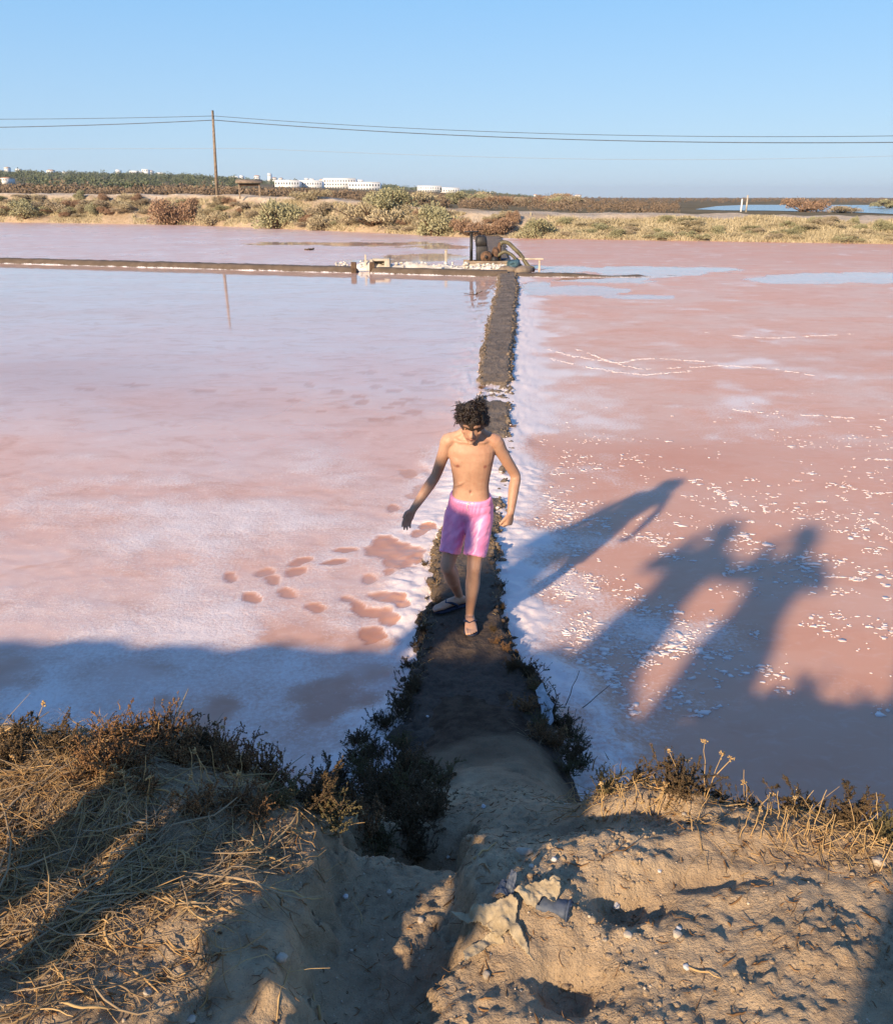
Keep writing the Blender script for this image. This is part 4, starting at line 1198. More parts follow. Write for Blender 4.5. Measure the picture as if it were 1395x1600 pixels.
for a in [(40, 341, 62, 28, 'green', "brown and olive shrub low on the far bank at the left edge of the photo"),
          (97, 331, 46, 20, 'grey', "olive grey shrub on the far bank slope, second from the left edge"),
          (150, 336, 26, 20, 'green', "small upright olive shrub on the far bank left of the big rust dome"),
          (197, 326, 44, 16, 'gold', "pale yellow green shrub high on the far bank left of the big rust dome"),
          (270, 354, 70, 46, 'rust', "big rust brown dome shrub at the foot of the far bank left of the pole"),
          (333, 352, 42, 24, 'gold', "low golden shrub at the foot of the bank below the utility pole"),
          (436, 359, 82, 46, 'green', "wide olive shrub at the foot of the bank below the notice board"),
          (486, 313, 46, 20, 'gold', "pale shrub on top of the far bank right of the notice board"),
          (508, 336, 50, 22, 'grey', "grey brown shrub mid slope on the bank below the hotel"),
          (503, 362, 46, 28, 'gold', "yellow olive shrub at the waterline below the hotel"),
          (585, 352, 90, 44, 'gold', "large golden shrub mass on the bank left of the green shrub"),
          (612, 328, 76, 34, 'green', "tall pale green shrub crowning the bank right of the hotel"),
          (655, 322, 60, 24, 'gold', "golden shrub on top of the bank above the green shrub"),
          (681, 372, 78, 54, 'green', "big green shrub at the waterline left of the pump"),
          (733, 368, 46, 32, 'rust', "reddish brown shrub right of the green shrub, behind the pump"),
          (712, 319, 46, 20, 'green', "olive shrub on the bank top right of the crowning shrub"),
          (783, 366, 50, 28, 'rust', "reddish shrub left of the path up the far bank"),
          (802, 350, 22, 22, 'rust', "small red brown shrub beside the path up the far bank"),
          (838, 371, 52, 30, 'green', "olive shrub at the waterline just right of the far path"),
          (1256, 331, 52, 26, 'rust', "round pinkish brown bush standing in the lagoon on the right"),
          (1315, 333, 46, 14, 'grey', "low dark bush by the lagoon right of the round bush"),
          (1388, 325, 40, 16, 'green', "green bush at the right edge behind the lagoon"),
          (1374, 364, 30, 22, 'green', "bright green plant on the bank top near the right edge"),
          (1334, 352, 18, 14, 'green', "small green plant on the bank top left of the bright green plant")]:
    far_shrub(*a)
g = np.random.default_rng(77)
for i in range(20):
    u = g.uniform(735, 905); v = g.uniform(316, 322)
    far_shrub(u, v, g.uniform(24, 46), g.uniform(12, 20), ['green', 'grey', 'rust', 'gold'][i % 4], "%s shrub in the skyline row behind the far path" % {"green": "olive", "grey": "grey brown", "rust": "reddish", "gold": "golden"}[['green', 'grey', 'rust', 'gold'][i % 4]], "skyline shrubs behind the far path")
for i in range(64):                                   # right bank
    u = g.uniform(850, 1420); k = (u - PW / 2) / FPX / 1.04
    d = g.uniform(.9, 4.4); yy = np.interp(k, ks, yk) + d
    loc = (k * yy, yy, float(hfar(k * yy, yy)))
    far_shrub(u, 0, g.uniform(18, 46), g.uniform(7, 14), ['gold', 'green', 'green', 'gold', 'grey'][i % 5], {"gold": "low golden dry clump among many on the right far bank", "green": "low olive green clump among many on the right far bank", "grey": "low grey brown clump among many on the right far bank"}[['gold', 'green', 'green', 'gold', 'grey'][i % 5]], "dry clumps on the right far bank", loc=loc)
for i in range(95):                                   # left bank
    u = g.uniform(-30, 800); k = (u - PW / 2) / FPX / 1.04
    d = g.uniform(1.0, 4.6); yy = np.interp(k, ks, yk) + d
    loc = (k * yy, yy, float(hfar(k * yy, yy)))
    far_shrub(u, 0, g.uniform(12, 40), g.uniform(6, 16), ['grey', 'gold', 'green', 'rust', 'grey'][i % 5], "small %s clump on the left far bank slope below the track" % {"grey": "grey brown", "gold": "golden", "green": "olive", "rust": "reddish"}[['grey', 'gold', 'green', 'rust', 'grey'][i % 5]], "dry clumps on the left far bank", loc=loc)
# dry grass covering the slope
n = 120000
kk = g.uniform(-.7, .75, n); d = g.uniform(.4, 4.9, n)
yy = np.interp(kk, ks, yk) + d; xx = kk * yy; zz = hfar(xx, yy)
keep = (fbm(xx, yy, .5, 3, 9) + np.where(kk > .09, .22, .07) > .50) & ~((np.abs(kk - .035 - .004 * d) < .03))
xx, yy, zz, kk = xx[keep], yy[keep], zz[keep], kk[keep]; n = len(xx)
Lg = g.uniform(.12, .32, n)[:, None]; dirs = np.stack([g.normal(0, .5, n), g.normal(0, .5, n), np.ones(n)], -1) * Lg
p0 = np.stack([xx, yy, zz - .03], -1); wv = np.stack([g.normal(0, 1, n), g.normal(0, .3, n), np.zeros(n)], -1); wv /= np.linalg.norm(wv, axis=1)[:, None]
V = np.stack([p0 - wv * .05, p0 + wv * .05, p0 + dirs + wv * .012, p0 + dirs - wv * .012], 1).reshape(-1, 3)
tag(MB().add(V, np.arange(n * 4).reshape(n, 4)).build("bank_grass", M['foliage_gold']), "dry golden grass covering the slope of the far bank", "grass", kind='stuff')

hz = bpy.data.materials.new("haze"); hz.use_nodes = True; hn = hz.node_tree; hn.nodes.clear()
pv = hn.nodes.new("ShaderNodeVolumePrincipled"); pv.inputs["Color"].default_value = (.88, .94, 1.0, 1); pv.inputs["Density"].default_value = 1.0e-4; pv.inputs["Anisotropy"].default_value = 0.2
ho = hn.nodes.new("ShaderNodeOutputMaterial"); hn.links.new(pv.outputs[0], ho.inputs["Volume"])
tag(MB().add(*box((0, 0, 44), (18200, 18200, 91.2))).build("haze", hz), "thin pale blue haze over the far plain", "haze", kind='stuff')

# ================================================================== THE PUMP AND SLUICE AT THE CROSSING
# ridge of pale salt rubble
x = np.linspace(-4.6, 2.2, 150); c = np.linspace(-1, 1, 16)
Xr = np.repeat(x[:, None], 16, 1); Yr = yt(Xr) + 1.0 + np.interp(Xr, [-4.6, 2.2], [.3, .9]) + c[None] * .55
Zr = .40 * (1 - np.abs(c[None]) ** 1.8) * sstep(-4.7, -3.6, Xr) * (.75 + (fbm(Xr, Yr, 1.1, 3, 121) - .5) * .9) + (fbm(Xr, Yr, 5, 3, 123) - .5) * .16 - .03
e = empty("rubble_ridge", (-1.2, 35.6, 0), "low ridge of pale salt crusted rubble between the sluice box and the pump", "rubble ridge")
under(link("crust", MB().add(np.stack([Xr, Yr, Zr], -1), grid_faces(150, 16)[:, ::-1]).mesh("crust", True), M['salt_wall']), e)
g = np.random.default_rng(5)
n = 220; xx = g.uniform(-4.4, 2.1, n); yy = yt(xx) + 1.0 + np.interp(xx, [-4.6, 2.2], [.3, .9]) + g.normal(0, .25, n)
mb = MB(); mb.add(*lumps(np.stack([xx, yy, .16 + g.uniform(-.1, .12, n)], -1), g.uniform(.025, .075, n), g))
o = under(mb.build("rubble", M['salt_wall']), e); o["kind"] = "stuff"

# concrete sluice box
sx, sy = -2.62, 36.0
e = empty("sluice_box", (sx, sy, 0), "small pale concrete sluice box with a square opening left of the pump", "sluice")
for nm, cc, ss in (("side_wall", (-.42, 0, .28), (.16, .7, .62)), ("side_wall", (.42, 0, .30), (.30, .72, .66)), ("lintel", (-.02, .02, .56), (.72, .62, .13)), ("back_wall", (-.02, .34, .24), (.70, .10, .5))):
    link(nm, MB().add(*bbox_bevel(cc, ss, .025)).mesh(nm), M['concrete'], e)
e.scale = (.72, .8, .72)
link("stake", MB().add(*bbox_bevel((-.78, .1, .40), (.10, .10, .85), .015)).mesh("stake"), M['concrete'], e)
o = empty("marker_stake", (-.02, 36.9, 0), "short pale stake standing in the rubble ridge midway to the pump", "stake")
link("shaft", MB().add(*bbox_bevel((0, 0, .32), (.10, .10, .75), .012)).mesh("shaft"), M['concrete'], o)
link("cap", MB().add(*bbox_bevel((0, 0, .71), (.12, .12, .04), .008)).mesh("cap"), M['stone_pale'], o)

# timber gate cheeks in the gap of the cross dike
for dx, lb in ((-.36, "dark timber gate post on the left of the gap in the cross dike"), (.34, "dark timber gate post on the right of the gap in the cross dike")):
    e = empty("gate_post", (-3.15 + dx, float(yt(-3.15)) - .28, 0), lb, "post")
    link("post", MB().add(*bbox_bevel((0, 0, .10), (.20, .16, .60), .02)).mesh("post"), M['wood_dark'], e)
    link("plank", MB().add(*bbox_bevel((0, .34, .06), (.07, .52, .40), .01)).mesh("plank"), M['wood_dark'], e)

# diesel pump
px0, py0 = 1.55, 36.3
pump = empty("water_pump", (px0, py0, .12), "black diesel water pump with exhaust stack and thick hose on a pale plinth", "pump")
def part(nm, geo, mat, par, smooth=False):
    return link(nm, geo.mesh(nm, smooth), M[mat], par)
part("plinth", MB().add(*bbox_bevel((.05, 0, .02), (2.0, 1.0, .22), .03)), 'concrete', pump)
for yy_ in (-.42, .42):
    part("skid_beam", MB().add(*bbox_bevel((.0, yy_, .19), (1.9, .12, .13), .015)), 'wood_grey', pump)
blk = part("engine_block", MB().add(*bbox_bevel((-.17, 0, .55), (.50, .55, .62), .05)), 'black_metal', pump)
part("engine_cover", MB().add(*loft([((-.19, 0, .84), (.25, 0, 0), (0, .26, 0), .55), ((-.20, 0, 1.05), (.25, 0, 0), (0, .26, 0), .55), ((-.21, 0, 1.22), (.22, 0, 0), (0, .24, 0), .6), ((-.21, 0, 1.28), (.14, 0, 0), (0, .17, 0), .7)], 20)), 'black_metal', pump, True)
part("fuel_tank", MB().add(*tube([(-.05, -.20, .80), (-.05, .20, .80)], .10, 14)), 'black_metal', blk, True)
fw = part("flywheel", MB().add(*tube([(.00, -.42, .42), (.00, -.32, .42)], .24, 24)), 'rust', pump, True)
part("rim", MB().add(*tube([(.24 * math.cos(t), -.37, .42 + .24 * math.sin(t)) for t in np.linspace(0, 2 * math.pi, 25)], .035, 8)), 'black_metal', fw, True)
part("hub", MB().add(*tube([(.0, -.47, .42), (0, -.30, .42)], .07, 12)), 'black_metal', fw, True)
ex = part("exhaust_pipe", MB().add(*tube([(-.62, .05, .1), (-.62, .05, 1.40)], .065, 12)), 'black_metal', pump, True)
part("rain_cap", MB().add(*bbox_bevel((-.62, .05, 1.43), (.62, .22, .06), .02)), 'black_metal', ex)
part("volute", MB().add(*ellipsoid((.42, 0, .52), (.17, .28, .30), None, 20)), 'rust', pump, True)
part("stand_pipe", MB().add(*tube([(.58, 0, .25), (.58, 0, .80), (.62, 0, .98)], .085, 12, sub=3)), 'rust', pump, True)
part("discharge_hose", MB().add(*tube([(.60, 0, .90), (.72, 0, 1.00), (.96, -.02, .96), (1.22, -.05, .74), (1.52, -.10, .45), (1.80, -.2, .05), (2.05, -.3, -.08)], .085, 12, sub=6)), 'hose', pump, True)
part("suction_hose", MB().add(*tube([(.50, -.15, .45), (.80, -.25, .62), (1.15, -.35, .45), (1.45, -.45, .08), (1.75, -.65, -.1)], .07, 12, sub=6)), 'hose', pump, True)
part("wheel", MB().add(*tube([(.36, -.46, .30), (.36, -.38, .30)], .15, 20)), 'black_metal', pump, True)
pump.scale = (.92, .92, .92)
# blue sheet heap
V, F = ellipsoid((0, 0, .10), (.26, .26, .19), None, 28)
V = V + (fbm(V[:, 0] * 1.2 + V[:, 2], V[:, 1] + V[:, 2], 6, 3, 130)[:, None] - .5) * .26
tag(MB().add(V, F).build("tarpaulin", M['blue_tarp'], None, True, (px0 + 1.02, py0 - .55, .12)), "crumpled blue tarpaulin heaped under the pump hose", "tarpaulin")
V, F = bbox_bevel((0, 0, .05), (.42, .30, .28), .04)
tag(MB().add(V, F).build("jerry_can", M['pipe_blue'], None, False, (px0 + .72, py0 + .35, .22)), "dark blue jerry can behind the blue tarpaulin by the pump", "jerry can")
# plank trestle right of the pump
e = empty("plank_trestle", (3.35, 36.2, 0), "low pale plank on short legs right of the pump, standing in the brine", "trestle", rz=-.1)
part("plank", MB().add(*bbox_bevel((-.1, 0, .42), (1.15, .22, .07), .012)), 'concrete', e)
for dx in (-.5, .32):
    part("leg", MB().add(*bbox_bevel((dx, 0, .18), (.08, .12, .46), .01)), 'concrete', e)
# sandbags and stakes at the crossing
for i, (bx, by, lb) in enumerate(((2.25, 33.9, "muddy brown sandbag at the crossing, left of its pair below the pump"), (2.85, 33.8, "muddy brown sandbag at the crossing, right of its pair below the pump"))):
    V, F = ellipsoid((0, 0, .12), (.42, .24, .17), None, 20)
    V = V + (fbm(V[:, 0] + V[:, 2], V[:, 1], 5, 3, 133 + i)[:, None] - .5) * .10
    e = empty("sandbag", (bx, by, .02), lb, "sandbag", rz=.35 + .3 * i)
    part("sack", MB().add(V, F), 'wood_grey', e, True); part("tie", MB().add(*tube([(.40, 0, .12), (.50, .02, .14)], [.05, .09], 8)), 'wood_dark', e, True)
# dead twig in the brine
g = np.random.default_rng(9); n = 9; t = np.linspace(0, 1, 5)
dd = np.stack([g.normal(0, .35, n), g.normal(0, .2, n), g.uniform(.02, .16, n)], -1)
for (u, v, lb) in ((742, 461, "small dark twig sticking out of the mirror brine left of the dike"), (484, 391, "dark clod lying on the lilac pan beyond the cross dike")):
    x, y, z = gp(u, v, 0)
    tag(MB().add(*strands(dd[:, None] * t[None, :, None] * (.55 if u > 500 else .5), np.full((n, 5), .010 if u > 500 else .05), 4)).build("twig" if u > 500 else "mud_clod", M['twig'], None, False, (x, y, .0)), lb, "twig" if u > 500 else "clod")

def blades(g, n, L, spread, up, r, K=6, R0=.03, droop=.5):
    az = g.uniform(0, 2 * math.pi, n); L = L * g.uniform(.5, 1.25, n)
    base = np.stack([g.normal(0, R0, n), g.normal(0, R0, n), np.full(n, -.012)], -1)
    d = np.stack([np.cos(az) * spread * g.uniform(.2, 1.2, n), np.sin(az) * spread * g.uniform(.2, 1.2, n), np.full(n, up)], -1)
    d /= np.linalg.norm(d, axis=1)[:, None]
    t = np.linspace(0, 1, K)
    P = base[:, None] + d[:, None] * (L[:, None] * t)[..., None]
    P[..., 2] -= (L * droop * g.uniform(.1, 1.1, n))[:, None] * t[None] ** 2.2
    side = np.stack([-np.sin(az), np.cos(az), 0 * az], -1) * (L * g.normal(0, .18, n))[:, None]
    P += side[:, None] * (t ** 2)[None, :, None]
    P += g.normal(0, .006, P.shape) * t[None, :, None]
    R = r * g.uniform(.6, 1.3, n)[:, None] * (1 - .75 * t ** 1.5)[None]
    return P, R

# ================================================================== SALT FLAKES on the right pan (too many to count)
g = np.random.default_rng(15)
n = 70000
y = np.exp(g.uniform(np.log(4.2), np.log(15), n)); x = xd(y) + wd(y) + g.uniform(0, 1, n) * (1.2 + .62 * y)
U, Vv = proj(x, y, 0 * x)
cl = fbm(x, y, 1.1, 3, 141); c2 = fbm(x, y, 4.5, 3, 143)
band = np.exp(-((Vv - 920) / 240) ** 2) * .10
side_ = sstep(1.6, .2, x - xd(y) - wd(y)) * sstep(11, 8, y) * .10
pr = sstep(.50, .84, cl * .30 + c2 * .40 + fbm(x, y, 14, 2, 145) * .30 + band + side_ - .04) * sstep(590, 760, Vv)
keep = g.random(n) < pr
x, y = x[keep], y[keep]; n = len(x)
r = g.gamma(1.3, .0058, n) * np.interp(y, [4, 8, 15], [.8, 1.0, 1.3]) + .002
def flakes(x, y, r, name, label, parent=None):
    n = len(x); K = 8
    an = np.arange(K) * 2 * math.pi / K
    rr = r[:, None] * g.uniform(.35, 1.35, (n, K)); st = g.uniform(.7, 1.9, n)[:, None]; ro = g.uniform(-.5, .5, n)[:, None]
    lx = rr * np.cos(an) * st; ly = rr * np.sin(an) / st ** .5
    vx = x[:, None] + lx * np.cos(ro) - ly * np.sin(ro); vy = y[:, None] + lx * np.sin(ro) + ly * np.cos(ro)
    zt_ = .0022 + g.uniform(0, .0018, n)[:, None] + 0 * vx
    top = np.stack([vx, vy, zt_], -1); bot = np.stack([vx, vy, zt_ * 0 - .004], -1)
    mid_ = np.stack([x, y, zt_[:, 0] + .0008], -1)[:, None]
    V = np.concatenate([bot, top, mid_], 1).reshape(-1, 3)
    b = np.arange(n)[:, None] * (2 * K + 1); j = np.arange(K)[None]; j2 = (j + 1) % K
    Fq = np.stack([b + j, b + j2, b + K + j2, b + K + j], -1).reshape(-1, 4)
    Ft = np.stack([b + K + j, b + K + j2, b + 2 * K + 0 * j], -1).reshape(-1, 3)
    mb = MB(); mb.V = [V]; mb.F = [Fq, Ft]; mb.n = len(V)
    tag(mb.build(name, M['salt_flake']), label, "salt", kind='stuff')
M['salt_flake'] = simple('salt_flake', (0.64, 0.48, 0.41), (0.80, 0.70, 0.64), 18, 0.6, island=.5)
flakes(x, y, r, "salt_flakes", "white salt flakes floating in ragged patches on the pink right pan")
# drifted lines of salt: chains of flakes
lx_, ly_, lr_ = [], [], []
for ln in ([(1080, 752), (1130, 775), (1190, 800), (1200, 785), (1290, 785)], [(1315, 775), (1395, 770), (1450, 772)], [(1315, 778), (1345, 805), (1395, 830)], [(1370, 830), (1400, 850), (1450, 870)],
           [(1145, 640), (1230, 648), (1310, 652), (1340, 652)], [(820, 535), (880, 552), (960, 566), (1010, 560), (1120, 566)], [(860, 560), (930, 575), (1000, 585), (1080, 580)], [(1110, 905), (1150, 890), (1190, 885)],
           [(1060, 730), (1110, 760), (1150, 790)], [(1290, 905), (1345, 907), (1395, 900)], [(1150, 812), (1200, 818), (1240, 830)], [(1330, 715), (1395, 718), (1440, 716)], [(820, 945), (850, 960), (880, 985)], [(900, 545), (1000, 575), (1150, 572), (1300, 590)], [(1100, 520), (1200, 528), (1330, 522)]):
    pp = np.array([gp(u, v, 0.0) for u, v in ln])
    q, _ = catmull(pp, np.full(len(pp), .01), 12)
    L_ = np.sum(np.linalg.norm(np.diff(q, axis=0), axis=1)); m = int(L_ / .011)
    f = np.sort(g.random(m)) * (len(q) - 1.001); k = f.astype(int); fr = (f - k)[:, None]
    p = q[k] * (1 - fr) + q[k + 1] * fr
    wob = (fbm(p[:, 0], p[:, 1], 3, 4, 151) - .5) * .22
    keep = fbm(p[:, 0], p[:, 1], 5, 3, 157) > .40
    wdt = .012 * np.interp(p[:, 1], [5, 15], [1, 1.5])
    lx_.append((p[:, 0] + wob * .5 + g.normal(0, 1, m) * wdt)[keep]); ly_.append((p[:, 1] + wob + g.normal(0, 1, m) * wdt * 1.2)[keep]); lr_.append((g.gamma(1.6, .004, m) * np.interp(p[:, 1], [5, 15], [1, 1.7]) + .002)[keep])
flakes(np.concatenate(lx_), np.concatenate(ly_), np.concatenate(lr_), "salt_lines", "thin wandering lines of drifted white salt on the right pan")

g = np.random.default_rng(19)
def edge_pts(n, y0, y1, pw):
    y = np.exp(g.uniform(np.log(y0), np.log(y1), n)); sd = np.where(g.random(n) < .5, -1, 1)
    e = (fbm(y * 0 + sd * 3, y, 5, 4, 31) - .5) * .5
    x = xd(y) + sd * wd(y) * (1.02 - e * .55 + g.normal(0, pw, n))
    return x, y
x, y = edge_pts(16000, 4.1, 33, .22); z = hdike(x, y); keep = (z < .045) & (z > -.06); x, y, z = x[keep], y[keep], np.maximum(z[keep], .002) + .004
r = (.002 + g.gamma(1.3, .0035, len(x))) * np.interp(y, [4, 8, 33], [1, 1.1, 1.4])
tag(MB().add(*lumps(np.stack([x, y, z], -1), r, g, .35)).build("salt_crust", M['salt_flake']), "white salt crust crumbled along both edges of the dike", "salt crust", kind='stuff')
x, y = edge_pts(3800, 4.0, 33, .13); z = np.maximum(hdike(x, y), .0)
r = (.003 + g.gamma(1.3, .0050, len(x))) * np.interp(y, [4, 8, 33], [1, 1.1, 1.6])
me = MB().add(*lumps(np.stack([x, y, z], -1), r, g, .8)).mesh("mud_clods"); attr(me, 'damp', sstep(7.0, 5.0, y).repeat(12)); attr(me, 'salt', np.zeros(len(me.vertices)))
tag(link("mud_clods", me, M['mud']), "brown mud clods crumbling off both edges of the dike", "clods", kind='stuff')
n = 1500; x, y = edge_pts(n, 4.4, 7.6, .10); z = np.maximum(hdike(x, y), 0)
P_, R_ = blades(g, n, .045, .9, .8, .0022, 4, .0, .3)
tag(MB().add(*strands(P_ + np.stack([x, y, z], -1)[:, None], R_, 3)).build("salty_stubble", M['straw']), "short salty straw stubble along the edges of the dike", "stubble", kind='stuff')

# ================================================================== NEAR BANK: plants, straw, litter
def topz(x, y):
    return np.maximum(np.maximum(hbank(x, y), np.where(np.asarray(y) > 3.3, hdike(np.asarray(x), np.asarray(y)), -1)), 0.0)
def nhit(u, v):
    x, y, z = hit(u, v, topz, 1.2, 14, 4000)
    if (u < 520 or u > 915) and 1100 < v < 1400 and y > 2.2 and hbank(x, y) < .80:     # plants of the crest stand on the crest
        t = np.linspace(1, .3, 600); zz = hbank(x * t, y * t)
        k = int(np.argmax(zz > .86)); x, y, z = x * t[k], y * t[k], float(zz[k])
    return x, y, z

def grass_clump(u, v, n, L, spread, up, label, mat='straw', r=.0016, R0=.03, droop=.5, seed=None, group=None):
    x, y, z = nhit(u, v)
    g = np.random.default_rng(int(u * 7 + v) if seed is None else seed)
    P, R = blades(g, n, L, spread, up, r, 6, R0, droop)
    # follow the ground
    P[..., 2] += np.maximum(topz(x + P[..., 0], y + P[..., 1]) - z, -.2) * .9
    e = empty("dry_grass", (x, y, z), label, "grass clump", group)
    link("blades", MB().add(*strands(P, R, 3)).mesh("blades"), M[mat], e)
    crown = MB(); Pc, Rc = blades(g, max(8, n // 5), L * .35, spread * .7, up, r * 1.6, 4, R0, .2); crown.add(*strands(Pc, Rc, 3))
    link("crown", crown.mesh("crown"), M['weed_brown'], e)
    return e

def octs(P, A, Ls, Ws):
    n = len(P); A = A / (np.linalg.norm(A, axis=1)[:, None] + 1e-9)
    ref = np.where(np.abs(A[:, 2:3]) > .9, np.array([1., 0, 0]), np.array([0, 0, 1.])); B = np.cross(A, ref); B /= np.linalg.norm(B, axis=1)[:, None]; C = np.cross(A, B)
    L = Ls[:, None]; W = Ws[:, None]
    V = np.stack([P, P + A * L * .45 + B * W, P + A * L * .45 + C * W, P + A * L * .45 - B * W, P + A * L * .45 - C * W, P + A * L], 1).reshape(-1, 3)
    f = np.array([[0, 2, 1], [0, 3, 2], [0, 4, 3], [0, 1, 4], [5, 1, 2], [5, 2, 3], [5, 3, 4], [5, 4, 1]])
    return V, (np.arange(n) * 6)[:, None, None] .repeat(8, 1) + f[None]
def weed_mesh(seed, stems=22, h=.16, spread=.6, leaf=.010, per=26, side=3):
    g = np.random.default_rng(seed)
    t = np.linspace(0, 1, 6)
    P, R = blades(g, stems, h, spread, 1.0, .0022, 6, .025, .12)
    # side shoots
    SP = [P]; SR = [R]
    for q in range(side):
        k = g.integers(1, 5, stems)
        b = P[np.arange(stems), k]
        d = g.normal(0, .7, (stems, 3)) + np.array([0, 0, .7]); d /= np.linalg.norm(d, axis=1)[:, None]
        SP.append(b[:, None] + d[:, None] * (h * g.uniform(.2, .5, stems)[:, None] * t)[..., None]); SR.append(np.full((stems, 1), .0015) * (1 - .7 * t)[None])
    P = np.concatenate(SP); R = np.concatenate(SR)
    stem = MB().add(*strands(P, R, 3)).mesh("stem")
    n = len(P) * per
    i = g.integers(0, len(P), n); f = g.random(n) ** .7 * 4.99; k = f.astype(int); fr = (f - k)[:, None]
    p = P[i, k] * (1 - fr) + P[i, k + 1] * fr
    ax = (P[i, k + 1] - P[i, k]); ax /= np.linalg.norm(ax, axis=1)[:, None] + 1e-9
    ax = ax + g.normal(0, .6, (n, 3))
    fol = MB().add(*[a.reshape(-1, 3) for a in octs(p, ax, leaf * g.uniform(.5, 1.5, n), leaf * .22 * g.uniform(.7, 1.3, n))]).mesh("leaves")
    stem.materials.append(M['twig'])
    return stem, fol
WEED = {}
for mt in ('weed_brown', 'weed_dark', 'weed_olive'):
    for i in range(3):
        stm, fol = weed_mesh(300 + i + len(mt), 22 if mt != 'weed_dark' else 30, .16, .75, .011, 24 if mt != 'weed_dark' else 30)
        fol.materials.append(M[mt]); WEED[mt, i] = (stm, fol)
def weed(u, v, size, mt, label, group=None, var=None, name="dried_weed", sink=.01):
    x, y, z = nhit(u, v)
    e = empty(name, (x, y, z - sink), label, "weed", group, rz=random.uniform(0, 6.28))
    sc = size / .16
    e.scale = (sc * random.uniform(.9, 1.15), sc * random.uniform(.9, 1.15), sc)
    stm, fol = WEED[mt, random.randint(0, 2) if var is None else var]
    link("stem", stm, None, e); link("leaves", fol, None, e)
    return e
# left crest, from the left edge to the path
for a in [(25, 1190, .13, 'weed_dark', "dark weed on the bank crest at the left edge of the photo"),
          (100, 1180, .11, 'weed_dark', "dark weed behind pale straw on the left crest"),
          (180, 1160, .12, 'weed_brown', "rusty weed on the left crest above the straw tangle"),
          (265, 1165, .15, 'weed_brown', "tall golden brown weed, highest on the left crest"),
          (310, 1170, .10, 'weed_dark', "dark weed between the two golden brown weeds on the left crest"),
          (352, 1172, .11, 'weed_brown', "golden brown weed right of the highest one on the left crest"),
          (410, 1175, .12, 'weed_brown', "brown weed with lit tips, right end of the left crest"),
          (455, 1180, .11, 'weed_dark', "dark weed at the right end of the left crest"),
          (500, 1200, .11, 'weed_brown', "brown weed with lit tips above the dark shrub"),
          (230, 1235, .09, 'weed_brown', "low rusty weed half way down the lit left hump"),
          (310, 1270, .10, 'weed_brown', "rusty weed on the lit left hump beside bare soil"),
          (370, 1260, .10, 'weed_brown', "brown weed right of the bare patch on the left hump"),
          (440, 1255, .10, 'weed_olive', "olive weed at the shadow edge left of the dark shrub")]:
    weed(*a)
for i, (u, v, s_, m_, lb) in enumerate([(165, 1200, .13, 'weed_brown', "rusty lit weed on the left crest right of the upright pale tuft"), (205, 1195, .12, 'weed_brown', "rusty lit weed on the left crest, left of the highest one"), (285, 1190, .13, 'weed_brown', "copper brown weed on the left crest just right of the highest one"),
      (335, 1195, .12, 'weed_brown', "copper brown weed half way along the left crest"), (380, 1200, .12, 'weed_brown', "bushy brown weed on the left crest near its right end"), (425, 1215, .12, 'weed_brown', "bushy brown weed above the shaded straw at the left crest end"), (475, 1225, .11, 'weed_brown', "brown weed with pale tips at the left crest's last bend"), (395, 1280, .10, 'weed_brown', "scraggy brown weed between straw and the dark shrub")]):
    weed(u, v, s_, m_, lb)
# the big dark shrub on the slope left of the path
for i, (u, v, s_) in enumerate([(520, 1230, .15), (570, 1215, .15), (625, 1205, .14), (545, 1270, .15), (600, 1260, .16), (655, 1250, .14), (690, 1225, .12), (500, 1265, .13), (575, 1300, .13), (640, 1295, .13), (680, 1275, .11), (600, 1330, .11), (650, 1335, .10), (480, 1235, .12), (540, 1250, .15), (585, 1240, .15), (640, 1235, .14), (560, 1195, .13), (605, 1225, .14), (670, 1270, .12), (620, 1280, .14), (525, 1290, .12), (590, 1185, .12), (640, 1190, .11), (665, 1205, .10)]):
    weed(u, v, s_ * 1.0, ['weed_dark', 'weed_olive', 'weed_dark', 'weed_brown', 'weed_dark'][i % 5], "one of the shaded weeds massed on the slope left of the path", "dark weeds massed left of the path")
for i, (u, v, s_, m_) in enumerate([(560, 1165, .12, 'weed_dark'), (600, 1140, .12, 'weed_dark'), (628, 1112, .13, 'weed_dark'), (645, 1080, .12, 'weed_dark'), (640, 1045, .08, 'weed_dark'), (650, 1012, .07, 'weed_dark'), (585, 1180, .10, 'weed_olive'), (625, 1165, .10, 'weed_olive'), (660, 985, .06, 'weed_dark')]):
    weed(u, v, s_, m_, "one of the dark weeds lining the left edge of the path", "weeds along the left path edge")
for i, (u, v, s_, m_) in enumerate([(790, 1015, .06, 'weed_brown'), (800, 1045, .09, 'weed_dark'), (825, 1060, .11, 'weed_dark'), (845, 1085, .11, 'weed_olive'), (820, 1110, .12, 'weed_brown'), (860, 1120, .12, 'weed_olive'), (885, 1150, .11, 'weed_dark'), (850, 1155, .11, 'weed_brown'), (905, 1165, .10, 'weed_olive'), (845, 1135, .10, 'weed_olive'), (868, 1165, .11, 'weed_brown'), (893, 1185, .11, 'weed_dark'), (905, 1200, .10, 'weed_olive'), (878, 1140, .10, 'weed_dark'), (858, 1105, .09, 'weed_dark'), (835, 1075, .08, 'weed_brown'), (885, 1205, .09, 'weed_olive'), (770, 985, .05, 'weed_dark'), (785, 950, .05, 'weed_dark'), (785, 915, .05, 'weed_dark')]):
    weed(u, v, s_, m_, "one of the dark and brown weeds lining the right edge of the path", "weeds along the right path edge")
